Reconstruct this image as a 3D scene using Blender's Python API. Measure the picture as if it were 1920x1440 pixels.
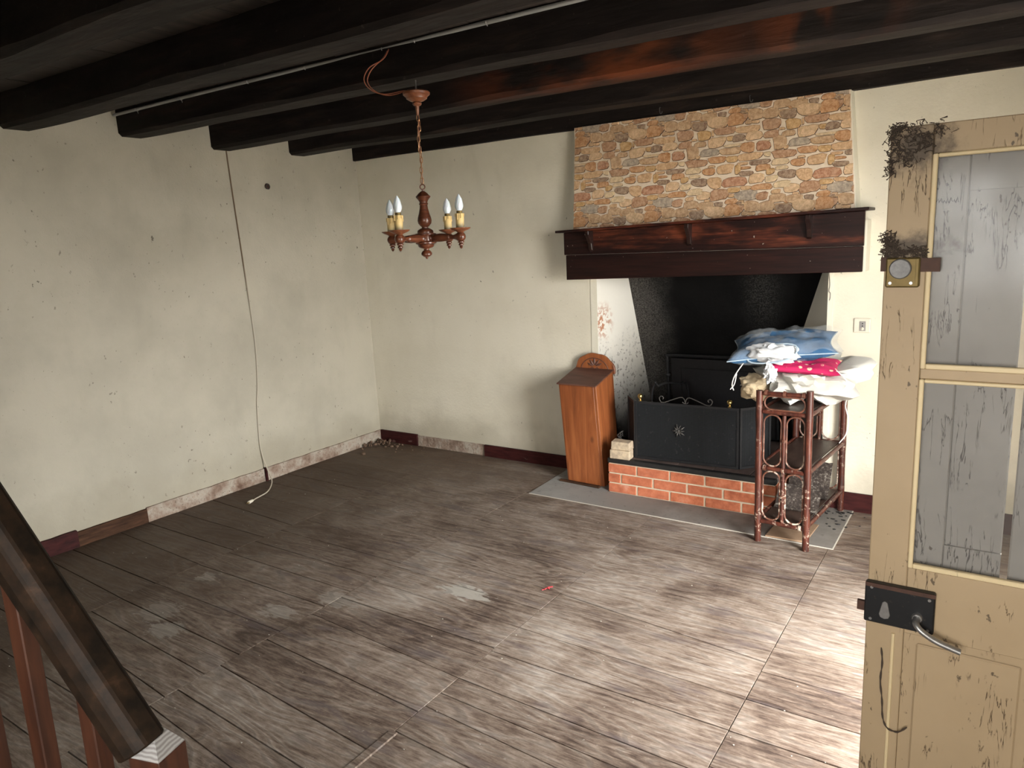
import bpy, bmesh, math, random
from mathutils import Vector, Matrix, noise
random.seed(7)
PI = math.pi
scene = bpy.context.scene
for o in list(bpy.data.objects):
    bpy.data.objects.remove(o, do_unlink=True)
COL = scene.collection

# ------------------------------------------------------------------ camera
CAM = Vector((4.2703, -4.3186, 1.5754))
yaw, pitch, roll = math.radians(33.974), math.radians(10.942), math.radians(-2.5836)
fwd = Vector((-math.sin(yaw) * math.cos(pitch), math.cos(yaw) * math.cos(pitch), -math.sin(pitch)))
rgt = Vector((math.cos(yaw), math.sin(yaw), 0))
upv = rgt.cross(fwd)
r2 = rgt * math.cos(roll) + upv * math.sin(roll)
u2 = -rgt * math.sin(roll) + upv * math.cos(roll)
cd = bpy.data.cameras.new('camera')
cd.sensor_width = 36
cd.lens = 1376.25 / 1920 * 36
cd.clip_start = 0.05
cam = bpy.data.objects.new('camera', cd)
COL.objects.link(cam)
cam.matrix_world = Matrix(((r2.x, u2.x, -fwd.x, CAM.x), (r2.y, u2.y, -fwd.y, CAM.y), (r2.z, u2.z, -fwd.z, CAM.z), (0, 0, 0, 1)))
scene.camera = cam

# ------------------------------------------------------------------ light
w = bpy.data.worlds.new('overcast_sky')
scene.world = w
w.use_nodes = True
bg = w.node_tree.nodes['Background']
bg.inputs[0].default_value = (1.0, 0.985, 0.955, 1)
bg.inputs[1].default_value = 40.0
scene.view_settings.view_transform = 'Standard'
scene.view_settings.look = 'None'
scene.view_settings.gamma = 1
scene.view_settings.use_curve_mapping = False
scene.view_settings.exposure = 0.05

def portal(name, loc, sx, sy, rot):
    l = bpy.data.lights.new(name, 'AREA')
    l.shape = 'RECTANGLE'; l.size = sx; l.size_y = sy
    l.cycles.is_portal = True
    o = bpy.data.objects.new(name, l)
    COL.objects.link(o); o.location = loc; o.rotation_euler = rot
# room: x 0..RW, y -RL..0
RW, RL, BH, CH = 4.80, 4.95, 2.25, 2.412
DOOR = (-2.42, -1.32, 1.90)          # doorway in the right wall: y0, y1, head
WIN = (3.80, 4.60, 0.95, 1.85)       # unseen window added as fill light in the front wall, behind the viewer: x0, x1, z0, z1
portal('doorway_portal', (RW + 0.2, (DOOR[0] + DOOR[1]) / 2, DOOR[2] / 2), DOOR[2], DOOR[1] - DOOR[0], (0, PI / 2, 0))
portal('fill_window_portal', ((WIN[0] + WIN[1]) / 2, -RL - .12, (WIN[2] + WIN[3]) / 2), WIN[1] - WIN[0], WIN[3] - WIN[2], (PI / 2, 0, 0))

# ------------------------------------------------------------------ material helper
class T:
    def __init__(s, name):
        s.m = bpy.data.materials.new(name); s.m.use_nodes = True
        s.nt = s.m.node_tree; s.n = s.nt.nodes; s.l = s.nt.links
        s.b = s.n['Principled BSDF']; s._pos = None
    def put(s, inp, v):
        if isinstance(v, bpy.types.NodeSocket): s.l.new(v, inp)
        elif isinstance(v, (int, float)):
            inp.default_value = v if inp.type in ('VALUE', 'INT') else ((v, v, v, 1) if inp.type == 'RGBA' else (v, v, v))
        else:
            v = tuple(v)
            if inp.type == 'RGBA' and len(v) == 3: v = v + (1,)
            inp.default_value = v
    def node(s, t, **k):
        nd = s.n.new(t)
        for a, b in k.items(): setattr(nd, a, b)
        return nd
    def pos(s, scale=(1, 1, 1), off=None):
        if s._pos is None: s._pos = s.node('ShaderNodeNewGeometry').outputs['Position']
        mp = s.node('ShaderNodeMapping'); s.l.new(s._pos, mp.inputs[0]); mp.inputs['Scale'].default_value = scale
        if off is not None:
            s.put(mp.inputs['Location'], off)
        return mp.outputs[0]
    def rnd(s):
        return s.node('ShaderNodeObjectInfo').outputs['Random']
    def ocol(s):
        return s.node('ShaderNodeObjectInfo').outputs['Color']
    def rvec(s, k=37.0):
        c = s.node('ShaderNodeCombineXYZ'); r = s.math('MULTIPLY', s.rnd(), k)
        for i in range(3): s.l.new(r, c.inputs[i])
        return c.outputs[0]
    def noise(s, vec, scale, detail=4, rough=.55, dist=0):
        nd = s.node('ShaderNodeTexNoise'); s.l.new(vec, nd.inputs['Vector'])
        for a, b in (('Scale', scale), ('Detail', detail), ('Roughness', rough), ('Distortion', dist)): s.put(nd.inputs[a], b)
        return nd.outputs[0]
    def voro(s, vec, scale, feature='F1', out=0):
        nd = s.node('ShaderNodeTexVoronoi', feature=feature); s.l.new(vec, nd.inputs['Vector']); nd.inputs['Scale'].default_value = scale
        return nd.outputs[out]
    def wave(s, vec, scale, dist=3, detail=3, direction='X', dscale=1.0):
        nd = s.node('ShaderNodeTexWave', bands_direction=direction); s.l.new(vec, nd.inputs['Vector'])
        for a, b in (('Scale', scale), ('Distortion', dist), ('Detail', detail), ('Detail Scale', dscale)): s.put(nd.inputs[a], b)
        return nd.outputs[1]
    def math(s, op, a, b=0.0, clamp=False):
        nd = s.node('ShaderNodeMath', operation=op, use_clamp=clamp); s.put(nd.inputs[0], a); s.put(nd.inputs[1], b)
        return nd.outputs[0]
    def step(s, v, lo, hi):
        nd = s.node('ShaderNodeMapRange', interpolation_type='SMOOTHSTEP'); s.put(nd.inputs[0], v)
        nd.inputs[1].default_value = lo; nd.inputs[2].default_value = hi
        return nd.outputs[0]
    def ramp(s, v, stops):
        nd = s.node('ShaderNodeValToRGB'); s.put(nd.inputs[0], v); cr = nd.color_ramp
        while len(cr.elements) < len(stops): cr.elements.new(.5)
        for e, (p, c) in zip(cr.elements, stops):
            e.position = p; e.color = tuple(c) + (1,)
        return nd.outputs[0]
    def mix(s, f, a, b, mode='MIX'):
        nd = s.node('ShaderNodeMix', data_type='RGBA', blend_type=mode); s.put(nd.inputs[0], f); s.put(nd.inputs[6], a); s.put(nd.inputs[7], b)
        return nd.outputs[2]
    def sep(s, v):
        nd = s.node('ShaderNodeSeparateXYZ'); s.l.new(v, nd.inputs[0]); return nd.outputs
    def dist(s, vec, p, scale=(1, 1, 1)):
        a = s.node('ShaderNodeVectorMath', operation='SUBTRACT'); s.l.new(vec, a.inputs[0]); a.inputs[1].default_value = p
        b = s.node('ShaderNodeVectorMath', operation='MULTIPLY'); s.l.new(a.outputs[0], b.inputs[0]); b.inputs[1].default_value = scale
        c = s.node('ShaderNodeVectorMath', operation='LENGTH'); s.l.new(b.outputs[0], c.inputs[0])
        return c.outputs['Value']
    def bump(s, h, strength=.3, d=.01):
        nd = s.node('ShaderNodeBump'); s.put(nd.inputs['Height'], h); nd.inputs['Strength'].default_value = strength; nd.inputs['Distance'].default_value = d
        s.l.new(nd.outputs[0], s.b.inputs['Normal'])
    def out(s, col, rough=.6, metal=0, spec=.5):
        s.put(s.b.inputs['Base Color'], col); s.put(s.b.inputs['Roughness'], rough); s.put(s.b.inputs['Metallic'], metal)
        s.put(s.b.inputs['Specular IOR Level'], spec)
        return s.m

def srgb(r, g, b):
    f = lambda c: c / 12.92 if c <= .04045 else ((c + .055) / 1.055) ** 2.4
    return tuple(f(c / 255) for c in (r, g, b))

MAT = {}
def m_plaster(name, c0, c1, spots=True):
    t = T(name); p = t.pos()
    c = t.mix(t.step(t.noise(p, 1.7, 5, .6), .35, .7), c0, c1)
    c = t.mix(t.math('MULTIPLY', t.step(t.noise(t.pos((1, 1, .35)), 5, 4), .55, .8), .25), c, tuple(x * .72 for x in c1))
    z = t.sep(p)[2]
    if spots:
        msk = t.math('MULTIPLY', t.step(t.noise(t.pos((1, 1, .8)), 36, 3, .6), .665, .72), t.step(t.noise(p, 2.2, 2), .42, .62))
        c = t.mix(t.math('MULTIPLY', msk, .75), c, (.07, .06, .045))
        msk2 = t.math('MULTIPLY', t.step(t.noise(p, 95, 2), .70, .76), t.step(t.noise(p, 3.1, 2), .45, .7))
        c = t.mix(t.math('MULTIPLY', msk2, .7), c, (.08, .07, .05))
        # damp grime rising from the floor
        g = t.math('MULTIPLY', t.step(t.math('ADD', z, t.math('MULTIPLY', t.noise(p, 3, 4), -.5)), .12, -.2), .55)
        c = t.mix(g, c, (.30, .27, .20))
    h = t.math('ADD', t.noise(p, 60, 4, .6), t.math('MULTIPLY', t.noise(p, 6, 3), 2.0))
    t.bump(h, .35, .006)
    MAT[name] = t.out(c, .75, spec=.3)
def build_materials():
    m_plaster('plaster', (.71, .67, .56), (.65, .61, .50))
    m_plaster('plaster_dingy_dimmed', (.465, .435, .355), (.39, .365, .298))  # grimier plaster of the left wall, also darkened to stand in for dimmer light
    m_plaster('plaster_white', (.74, .71, .60), (.70, .665, .55), False)
    # floor boards
    t = T('floorboard'); rv = t.rvec(41.0)
    pg = t.pos((1.2, 16, 1), rv)
    g1 = t.noise(pg, 3.2, 6, .62, .6)
    ring = t.math('ADD', t.math('MULTIPLY', t.math('SINE', t.math('MULTIPLY', t.noise(t.pos((.55, 3.2, 1), rv), 1.6, 2, .45, .3), 95.0)), .5), .5)
    fine = t.noise(t.pos((5, 70, 1), rv), 2.0, 5, .7)
    p = t.pos()
    big = t.noise(p, 1.9, 5, .65, .5)
    f = t.math('ADD', t.math('MULTIPLY', g1, .34), t.math('MULTIPLY', big, .70))
    f = t.math('ADD', f, t.math('MULTIPLY', t.math('SUBTRACT', ring, .5), .10))
    f = t.math('ADD', f, t.math('MULTIPLY', t.math('SUBTRACT', fine, .5), .32))
    f = t.math('ADD', f, t.math('MULTIPLY', t.math('SUBTRACT', t.rnd(), .5), .08))
    mid = t.noise(t.pos((7, 26, 1)), 3.0, 6, .78)
    f = t.math('ADD', f, t.math('MULTIPLY', t.math('SUBTRACT', mid, .5), .46))
    c = t.ramp(f, [(.34, (.060, .041, .033)), (.46, (.150, .110, .086)), (.57, (.250, .20, .163)), (.74, (.40, .352, .308))])
    # purple-grey worn paint, left side darkened for grime plus painted shade, browner towards the back wall
    c = t.mix(t.math('MULTIPLY', t.step(t.noise(t.pos((1.3, 5, 1)), 2.1, 4, .6), .54, .68), .5), c, (.115, .095, .100))
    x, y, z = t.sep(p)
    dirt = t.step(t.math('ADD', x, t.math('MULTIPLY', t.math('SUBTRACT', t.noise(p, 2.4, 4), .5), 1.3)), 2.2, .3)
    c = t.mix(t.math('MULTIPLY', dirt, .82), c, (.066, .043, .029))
    back_brown = t.step(t.math('ADD', y, t.math('MULTIPLY', t.math('SUBTRACT', t.noise(p, 2.9, 4), .5), .8)), -.85, -.2)
    c = t.mix(t.math('MULTIPLY', back_brown, .40), c, (.13, .088, .062))
    # pale spill marks
    wob = t.noise(t.pos((1.5, 4, 1)), 9, 4, .6)
    for (sx, sy, sr, st, ex) in ((2.292, -1.857, .085, .8, 1.5), (1.36, -2.755, .07, .45, 1.2), (1.17, -2.67, .09, .3, 1.1), (1.66, -2.40, .07, .4, 1.3),
                                 (1.83, -2.20, .08, .35, 1.4), (4.05, -2.0, .05, .5, 1), (1.05, -2.35, .05, .4, 1)):
        d = t.dist(p, (sx, sy, 0), (1 / ex, ex, 0))
        msk = t.step(t.math('ADD', d, t.math('MULTIPLY', t.math('SUBTRACT', wob, .5), .22)), sr + .012, sr - .012)
        c = t.mix(t.math('MULTIPLY', msk, st), c, (.40, .38, .34))
    spl = t.step(t.noise(p, 55, 2, .5), .735, .76)
    c = t.mix(t.math('MULTIPLY', spl, .4), c, (.45, .43, .39))
    sc2 = t.node('ShaderNodeMapping'); t.l.new(t._pos, sc2.inputs[0]); sc2.inputs['Rotation'].default_value = (0, 0, .6); sc2.inputs['Scale'].default_value = (3, 120, 1)
    c = t.mix(t.math('MULTIPLY', t.step(t.noise(sc2.outputs[0], 1.2, 3, .6), .66, .72), .18), c, (.42, .38, .33))
    c = t.mix(t.math('MULTIPLY', t.step(ring, .80, .97), .32), c, (.06, .05, .045))
    scr = t.step(t.noise(t.pos((4, 110, 1), rv), 1.3, 3, .6), .62, .70)
    c = t.mix(t.math('MULTIPLY', scr, .35), c, (.045, .035, .03))
    t.bump(t.math('ADD', t.math('ADD', fine, ring), t.math('MULTIPLY', big, 1.5)), .25, .004)
    MAT['floorboard'] = t.out(c, t.math('ADD', t.math('MULTIPLY', g1, .3), .50), spec=.22)
    t = T('subfloor'); MAT['subfloor'] = t.out((.012, .009, .007), .9)
    # dark beam wood
    t = T('beam_wood'); p = t.pos((1.0, 7, 7))
    g = t.noise(p, 3.0, 5, .6, .4)
    c = t.ramp(g, [(.3, (.0075, .0062, .0058)), (.55, (.015, .0115, .0105)), (.8, (.034, .023, .018))])
    q = t.pos()
    red = t.math('MULTIPLY', t.step(t.dist(q, (2.70, -1.275, 2.34), (.95, 3, 3.0)), .85, .15), t.step(t.noise(t.pos((.9, 2, 2.4)), 2.2, 4), .40, .62))
    red2 = t.math('MULTIPLY', t.step(t.dist(q, (3.62, -1.275, 2.34), (1.6, 3, 3.0)), .6, .1), t.step(t.noise(t.pos((2, 2, 1)), 2.6, 3), .42, .6))
    c = t.mix(t.math('MAXIMUM', red, t.math('MULTIPLY', red2, .6)), c, t.mix(g, (.075, .018, .008), (.17, .050, .020)))
    dust = t.step(t.noise(q, 40, 3), .68, .74)
    c = t.mix(t.math('MULTIPLY', dust, .25), c, (.09, .08, .07))
    t.bump(t.math('ADD', g, t.math('MULTIPLY', t.noise(t.pos((.8, 2, 2)), 3, 3), 3)), .5, .012)
    MAT['beam_wood'] = t.out(c, .62, spec=.11)
    t = T('ceiling_wood'); g = t.noise(t.pos((8, 1, 1), t.rvec()), 3.5, 5)
    MAT['ceiling_wood'] = t.out(t.ramp(g, [(.3, (.018, .014, .012)), (.7, (.055, .040, .032))]), .7)
    # baseboards
    t = T('red_board'); g = t.noise(t.pos((3, 3, 14)), 4, 4)
    c = t.ramp(g, [(.3, (.022, .006, .006)), (.7, (.055, .013, .012))])
    c = t.mix(t.math('MULTIPLY', t.step(t.noise(t.pos((1, 1, 2)), 9, 4), .64, .72), .40), c, (.22, .14, .12))
    t.bump(g, .3, .004); MAT['red_board'] = t.out(c, .6, spec=.12)
    t = T('brown_board'); g = t.noise(t.pos((3, 2, 14)), 4, 4)
    MAT['brown_board'] = t.out(t.ramp(g, [(.3, (.026, .014, .009)), (.7, (.085, .042, .024))]), .7, spec=.1)
    t = T('bare_plaster'); p = t.pos(); g = t.noise(p, 9, 5, .65)
    c = t.ramp(g, [(.3, (.13, .075, .050)), (.45, (.27, .20, .155)), (.6, (.40, .355, .295)), (.8, (.29, .18, .125))])
    c = t.mix(t.step(t.noise(p, 70, 2), .62, .7), c, (.16, .12, .09))
    t.bump(t.math('ADD', g, t.noise(p, 60, 3)), .7, .012); MAT['bare_plaster'] = t.out(c, .9)
    # firebox
    t = T('soot'); p = t.pos(); x, y, z = t.sep(p)
    g = t.noise(p, 3, 5, .6)
    c = t.ramp(g, [(.3, (.0030, .0029, .0028)), (.7, (.0085, .0080, .0078))])
    ash = t.math('MULTIPLY', t.step(t.math('ADD', x, t.math('MULTIPLY', t.math('SUBTRACT', t.noise(p, 4, 4), .5), .28)), 2.48, 2.22), t.step(t.noise(p, 110, 6, .8), .30, .72))
    c = t.mix(t.math('MULTIPLY', ash, .85), c, (.14, .13, .118))
    ash2 = t.math('MULTIPLY', t.step(t.dist(p, (3.02, .32, 1.22), (2.4, 1, 1)), .42, .0), t.step(t.noise(p, 110, 6, .8), .40, .75))
    c = t.mix(t.math('MULTIPLY', ash2, .45), c, (.14, .13, .12))
    t.bump(t.noise(p, 50, 4), .4, .006); MAT['soot'] = t.out(c, .9, spec=.08)
    t = T('cheek_plaster'); p = t.pos(); x, y, z = t.sep(p)
    zz = t.math('ADD', z, t.math('MULTIPLY', t.math('SUBTRACT', t.noise(p, 5, 4), .5), .30))
    c = t.mix(t.step(zz, .98, .42), (.78, .76, .69), (.30, .29, .27))
    c = t.mix(t.step(zz, .50, .25), c, (.045, .042, .04))
    fl = t.math('MULTIPLY', t.step(t.noise(p, 42, 4, .65), .56, .62), t.step(zz, .97, .70))
    c = t.mix(t.math('MULTIPLY', fl, .8), c, (.09, .08, .07))
    rust = t.math('MULTIPLY', t.step(t.dist(p, (2.085, .03, 1.03), (3, 1, 1)), .16, .05), t.step(t.noise(p, 30, 4), .45, .56))
    c = t.mix(rust, c, (.45, .22, .13))
    t.bump(t.noise(p, 45, 4), .35, .006); MAT['cheek_plaster'] = t.out(c, .85, spec=.25)
    # stones + mortar of the relief wallpaper
    t = T('stone'); p = t.pos((1, 1, 1), t.rvec()); g = t.noise(p, 55, 6, .75, .4); g2 = t.noise(p, 14, 4, .6)
    c = t.mix(t.step(g, .3, .72), t.mix(.36, t.ocol(), (.10, .060, .034)), t.mix(.38, t.ocol(), (.95, .76, .54)))
    c = t.mix(t.math('MULTIPLY', t.step(g2, .5, .75), .28), c, (.42, .30, .20))
    t.bump(t.math('ADD', g, t.math('MULTIPLY', g2, 2)), .6, .005); MAT['stone'] = t.out(c, .7, spec=.3)
    t = T('stone_shadow'); MAT['stone_shadow'] = t.out((.105, .060, .034), .8)
    t = T('mortar_paper'); p = t.pos(); MAT['mortar_paper'] = t.out(t.mix(t.noise(p, 40, 4), (.60, .48, .36), (.80, .70, .56)), .75)
    # mantel
    t = T('mantel_wood'); p = t.pos((1.1, 1, 22)); g = t.noise(p, 3.5, 6, .6, .3); q = t.pos()
    c = t.ramp(g, [(.3, (.0075, .0038, .0036)), (.6, (.019, .0066, .0054)), (.85, (.038, .012, .008))])
    x, y, z = t.sep(q)
    wear = t.math('MULTIPLY', t.step(z, 1.47, 1.52), t.step(t.noise(t.pos((.9, 1, 3.2)), 2.3, 4, .6), .44, .66))
    wear = t.math('MULTIPLY', wear, t.step(x, 2.0, 2.25))
    c = t.mix(t.math('MULTIPLY', wear, .9), c, t.mix(t.step(g, .35, .7), (.060, .015, .009), (.20, .050, .021)))
    dust = t.step(t.noise(q, 60, 2), .74, .77); c = t.mix(dust, c, (.25, .22, .19))
    t.bump(g, .3, .004); MAT['mantel_wood'] = t.out(c, .42, spec=.22)
    # bricks
    t = T('brick'); p = t.pos((1, 1, 1), t.rvec()); g = t.noise(p, 22, 5, .65)
    c = t.ramp(g, [(.3, (.30, .085, .042)), (.55, (.46, .145, .072)), (.8, (.58, .24, .14))])
    c = t.mix(t.math('MULTIPLY', t.rnd(), .3), c, (.50, .17, .10)); c = t.mix(t.math('MULTIPLY', t.step(t.noise(p, 7, 4), .58, .72), .5), c, (.62, .40, .30))
    t.bump(g, .6, .005); MAT['brick'] = t.out(c, .85, spec=.25)
    t = T('mortar'); p = t.pos(); MAT['mortar'] = t.out(t.mix(t.noise(p, 60, 4), (.42, .33, .23), (.62, .53, .40)), .9)
    t = T('pale_brick'); p = t.pos((1, 1, 1), t.rvec()); g = t.noise(p, 30, 5, .6)
    c = t.ramp(g, [(.3, (.30, .24, .18)), (.7, (.60, .48, .33))]); t.bump(g, .5, .004); MAT['pale_brick'] = t.out(c, .9)
    t = T('slab_black'); p = t.pos(); g = t.noise(p, 25, 5, .65)
    MAT['slab_black'] = t.out(t.ramp(g, [(.3, (.004, .004, .004)), (.75, (.020, .019, .018))]), .6)
    t = T('hearth_tile'); p = t.pos((1, 1, 1), t.rvec()); g = t.noise(p, 9, 5, .6)
    MAT['hearth_tile'] = t.out(t.ramp(g, [(.3, (.06, .042, .036)), (.7, (.17, .120, .105))]), .7)
    # iron, brass, steel
    t = T('black_iron'); p = t.pos(); g = t.noise(p, 30, 4); d = t.step(t.noise(p, 75, 3), .66, .74)
    MAT['black_iron'] = t.out(t.mix(t.math('MULTIPLY', d, .3), t.mix(g, (.008, .008, .009), (.018, .018, .020)), (.12, .115, .11)), .5, .2)
    t = T('screen_mesh'); ck = t.node('ShaderNodeTexChecker'); ck.inputs['Scale'].default_value = 260
    mp = t.pos((1, 0.2, 1)); mp.node.inputs['Rotation'].default_value = (0, PI / 4, 0); t.l.new(mp, ck.inputs[0])
    p = t.pos(); d = t.math('MULTIPLY', t.step(t.noise(p, 38, 4, .7), .60, .72), .35)
    c = t.mix(ck.outputs[1], (.005, .0055, .006), (.019, .021, .024)); c = t.mix(d, c, (.10, .095, .09))
    t.bump(ck.outputs[1], .4, .002); MAT['screen_mesh'] = t.out(c, .6, .2, spec=.25)
    t = T('worn_knob'); q = t.pos(); MAT['worn_knob'] = t.out(t.mix(t.noise(q, 90, 5, .7), (.06, .055, .05), (.24, .23, .22)), .45)
    t = T('bracket_wood'); q = t.pos((4, 4, 12)); MAT['bracket_wood'] = t.out(t.mix(t.noise(q, 6, 4), (.006, .004, .004), (.030, .012, .009)), .3)
    t = T('brass'); MAT['brass'] = t.out((.62, .46, .18), .28, 1)
    t = T('old_brass'); p = t.pos(); MAT['old_brass'] = t.out(t.mix(t.noise(p, 40, 4), (.095, .065, .020), (.20, .14, .05)), .55, .6)
    t = T('steel'); p = t.pos(); MAT['steel'] = t.out(t.mix(t.noise(p, 60, 3), (.22, .21, .20), (.42, .41, .40)), .42, .85)
    t = T('grey_wire'); MAT['grey_wire'] = t.out((.10, .095, .09), .5, .6)
    t = T('rusty_iron'); p = t.pos(); MAT['rusty_iron'] = t.out(t.mix(t.noise(p, 50, 4), (.035, .016, .011), (.10, .045, .028)), .7, .2)
    # box wood
    t = T('box_wood'); p = t.pos((14, 14, 1.0)); g = t.noise(p, 2.0, 6, .6, .8); q = t.pos()
    c = t.ramp(g, [(.25, (.13, .036, .012)), (.5, (.235, .070, .022)), (.75, (.34, .115, .038))])
    kn = t.step(t.voro(t.pos((1, 1, .55)), 5.5), .10, .02); c = t.mix(t.math('MULTIPLY', kn, .6), c, (.07, .02, .01))
    t.bump(g, .2, .003); MAT['box_wood'] = t.out(c, .42)
    t = T('lid_wood'); p = t.pos((2, 10, 2)); g = t.noise(p, 3, 4)
    MAT['lid_wood'] = t.out(t.ramp(g, [(.3, (.075, .030, .020)), (.7, (.14, .060, .040))]), .6)
    # rattan
    t = T('rattan'); p = t.pos((9, 9, 2.2)); g = t.noise(p, 5, 5, .6); q = t.pos(); x, y, z = t.sep(q)
    c = t.ramp(g, [(.3, (.024, .0075, .0055)), (.55, (.070, .018, .011)), (.8, (.14, .042, .022))])
    wr = t.math('MULTIPLY', t.step(t.noise(q, 48, 4, .7), .56, .63), t.step(t.math('ADD', t.noise(q, 6, 2), t.math('MULTIPLY', z, -.35)), .28, .50))
    c = t.mix(t.math('MULTIPLY', wr, .75), c, (.42, .33, .26)); t.bump(g, .3, .004); MAT['rattan'] = t.out(c, .38)
    t = T('cane'); q = t.pos(); g = t.noise(q, 30, 4); x, y, z = t.sep(q)
    c = t.ramp(g, [(.3, (.055, .020, .013)), (.7, (.16, .060, .035))])
    c = t.mix(t.math('MULTIPLY', t.step(t.noise(q, 40, 3), t.math('ADD', .45, t.math('MULTIPLY', z, .35)) if 0 else .50, .60), t.step(z, .62, .2)), c, (.55, .47, .38)); MAT['cane'] = t.out(c, .5)
    t = T('shelf_board'); q = t.pos(); g = t.noise(t.pos((6, 1.2, 1)), 5, 4)
    c = t.ramp(g, [(.3, (.020, .012, .009)), (.7, (.060, .036, .027))]); c = t.mix(t.math('MULTIPLY', t.step(t.noise(q, 60, 3), .64, .72), .4), c, (.30, .26, .22))
    MAT['shelf_board'] = t.out(c, .45)
    t = T('flaking_sheet'); q = t.pos(); g = t.noise(q, 70, 5, .75)
    c = t.ramp(t.math('ADD', t.math('MULTIPLY', g, .75), t.math('MULTIPLY', t.noise(q, 12, 3), .3)), [(.46, (.020, .013, .010)), (.56, (.06, .045, .036)), (.66, (.30, .28, .25))])
    t.bump(g, .6, .006); MAT['flaking_sheet'] = t.out(c, .85)
    t = T('cardboard'); q = t.pos(); MAT['cardboard'] = t.out(t.mix(t.noise(q, 20, 4), (.20, .12, .07), (.36, .24, .15)), .85)
    # cloth
    def cloth(name, a, b, rough=.85, sub=0):
        t = T(name); q = t.pos(); g = t.noise(q, 14, 4)
        t.bump(t.math('ADD', t.noise(q, 16, 3, .5, .6), t.math('MULTIPLY', t.noise(q, 400, 2), .05)), .45, .012)
        MAT[name] = t.out(t.mix(g, a, b), rough, spec=.25); return t
    cloth('denim_blue', (.022, .068, .15), (.050, .14, .275))
    cloth('denim_trim', (.26, .34, .42), (.38, .46, .53))
    cloth('sack_white', (.46, .45, .415), (.56, .55, .505))
    cloth('tan_cloth', (.40, .31, .19), (.54, .44, .30))
    cloth('fluff_white', (.50, .52, .54), (.62, .635, .65))
    t = T('magenta_print'); q = t.pos(); v = t.voro(q, 26); v2 = t.voro(q, 60)
    c = t.mix(t.math('MULTIPLY', t.step(v, .34, .26), t.step(v2, .18, .34)), (.42, .006, .075), (.80, .50, .36)); MAT['magenta_print'] = t.out(c, .8)
    t = T('clear_plastic'); t.put(t.b.inputs['Alpha'], .12); q = t.pos(); t.bump(t.noise(q, 14, 3, .5, .5), .6, .02); MAT['clear_plastic'] = t.out((.80, .84, .86), .22)
    t = T('string_white'); MAT['string_white'] = t.out((.72, .70, .66), .8)
    # chandelier
    t = T('turned_wood'); q = t.pos((1, 1, 6)); g = t.noise(q, 22, 4, .6)
    MAT['turned_wood'] = t.out(t.ramp(g, [(.3, (.050, .014, .007)), (.7, (.135, .042, .018))]), .30)
    t = T('plate_wood'); q = t.pos((4, 1, 1)); g = t.noise(q, 22, 4, .6)
    MAT['plate_wood'] = t.out(t.ramp(g, [(.3, (.11, .033, .014)), (.7, (.21, .075, .031))]), .38)
    t = T('candle'); q = t.pos(); z = t.sep(q)[2]
    MAT['candle'] = t.out(t.mix(t.step(t.math('ADD', z, t.math('MULTIPLY', t.noise(q, 30, 2), .02)), 1.682, 1.650), (.62, .46, .20), (.16, .13, .07)), .5)
    t = T('wax'); MAT['wax'] = t.out((.60, .42, .17), .45)
    t = T('bulb_glass'); MAT['bulb_glass'] = t.out((.66, .74, .80), .22, spec=.6); t.put(t.b.inputs['Subsurface Weight'], .1)
    t = T('copper_wire'); MAT['copper_wire'] = t.out((.23, .075, .040), .45)
    t = T('chain_brass'); MAT['chain_brass'] = t.out((.36, .20, .10), .4, .7)
    t = T('grey_conduit'); MAT['grey_conduit'] = t.out((.33, .33, .32), .5)
    t = T('cream_plastic'); MAT['cream_plastic'] = t.out((.66, .62, .52), .4)
    t = T('cord_beige'); q = t.pos(); z = t.sep(q)[2]; MAT['cord_beige'] = t.out(t.mix(t.step(z, 1.1, 1.6), (.46, .41, .33), (.17, .115, .07)), .6)
    # lino mat
    t = T('lino'); q = t.pos(); g = t.noise(q, 7, 5, .65); x, y, z = t.sep(q)
    c = t.ramp(g, [(.3, (.15, .145, .135)), (.7, (.30, .295, .28))])
    c = t.mix(t.step(t.math('ADD', x, t.math('MULTIPLY', g, .8)), 3.1, 2.4), t.mix(.45, c, (.13, .105, .085)), t.mix(.35, c, (.44, .44, .425)))
    c = t.mix(t.math('MULTIPLY', t.step(t.noise(q, 30, 4, .7), .60, .70), .6), c, (.08, .07, .06))
    t.bump(t.noise(q, 120, 2), .2, .002); MAT['lino'] = t.out(c, .7)
    t = T('lino_edge'); MAT['lino_edge'] = t.out((.50, .47, .41), .8)
    # door
    def cracked(name, a, b, crack, amt, dirty=True):
        t = T(name); q = t.pos(); g = t.noise(q, 5, 4)
        c = t.mix(g, a, b)
        nz = t.noise(t.pos((1, 1, .13), t.rvec(3)), 46, 4, .6, .5)
        ln = t.step(t.math('ABSOLUTE', t.math('SUBTRACT', nz, .5)), .015, .003)
        ck = t.math('MULTIPLY', ln, t.step(t.noise(t.pos((2.2, 2.2, 1)), 7, 3), .66 - amt, .72 - amt))
        c = t.mix(t.math('MULTIPLY', ck, .85), c, crack)
        if dirty:
            sp = t.step(t.noise(t.pos((1, 1, .6)), 38, 3, .6), .68, .73); c = t.mix(t.math('MULTIPLY', sp, .8), c, (.05, .035, .022))
            x, y, z = t.sep(q)
            dd = t.math('MINIMUM', t.dist(q, (4.09, -2.43, 1.74), (.8, .2, 1)), t.dist(q, (4.07, -2.43, 1.525), (.55, .2, 2.2)))
            dm = t.step(t.math('ADD', dd, t.math('MULTIPLY', t.math('SUBTRACT', t.noise(q, 18, 5, .7), .5), .16)), .085, .015)
            c = t.mix(t.math('MULTIPLY', dm, .85), c, (.035, .022, .014))
        t.bump(t.math('SUBTRACT', t.math('MULTIPLY', t.noise(q, 30, 4), .3), ck), .5, .004)
        MAT[name] = t.out(c, .55, spec=.35)
    cracked('door_paint', (.34, .245, .142), (.43, .318, .196), (.06, .035, .02), .10)
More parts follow.
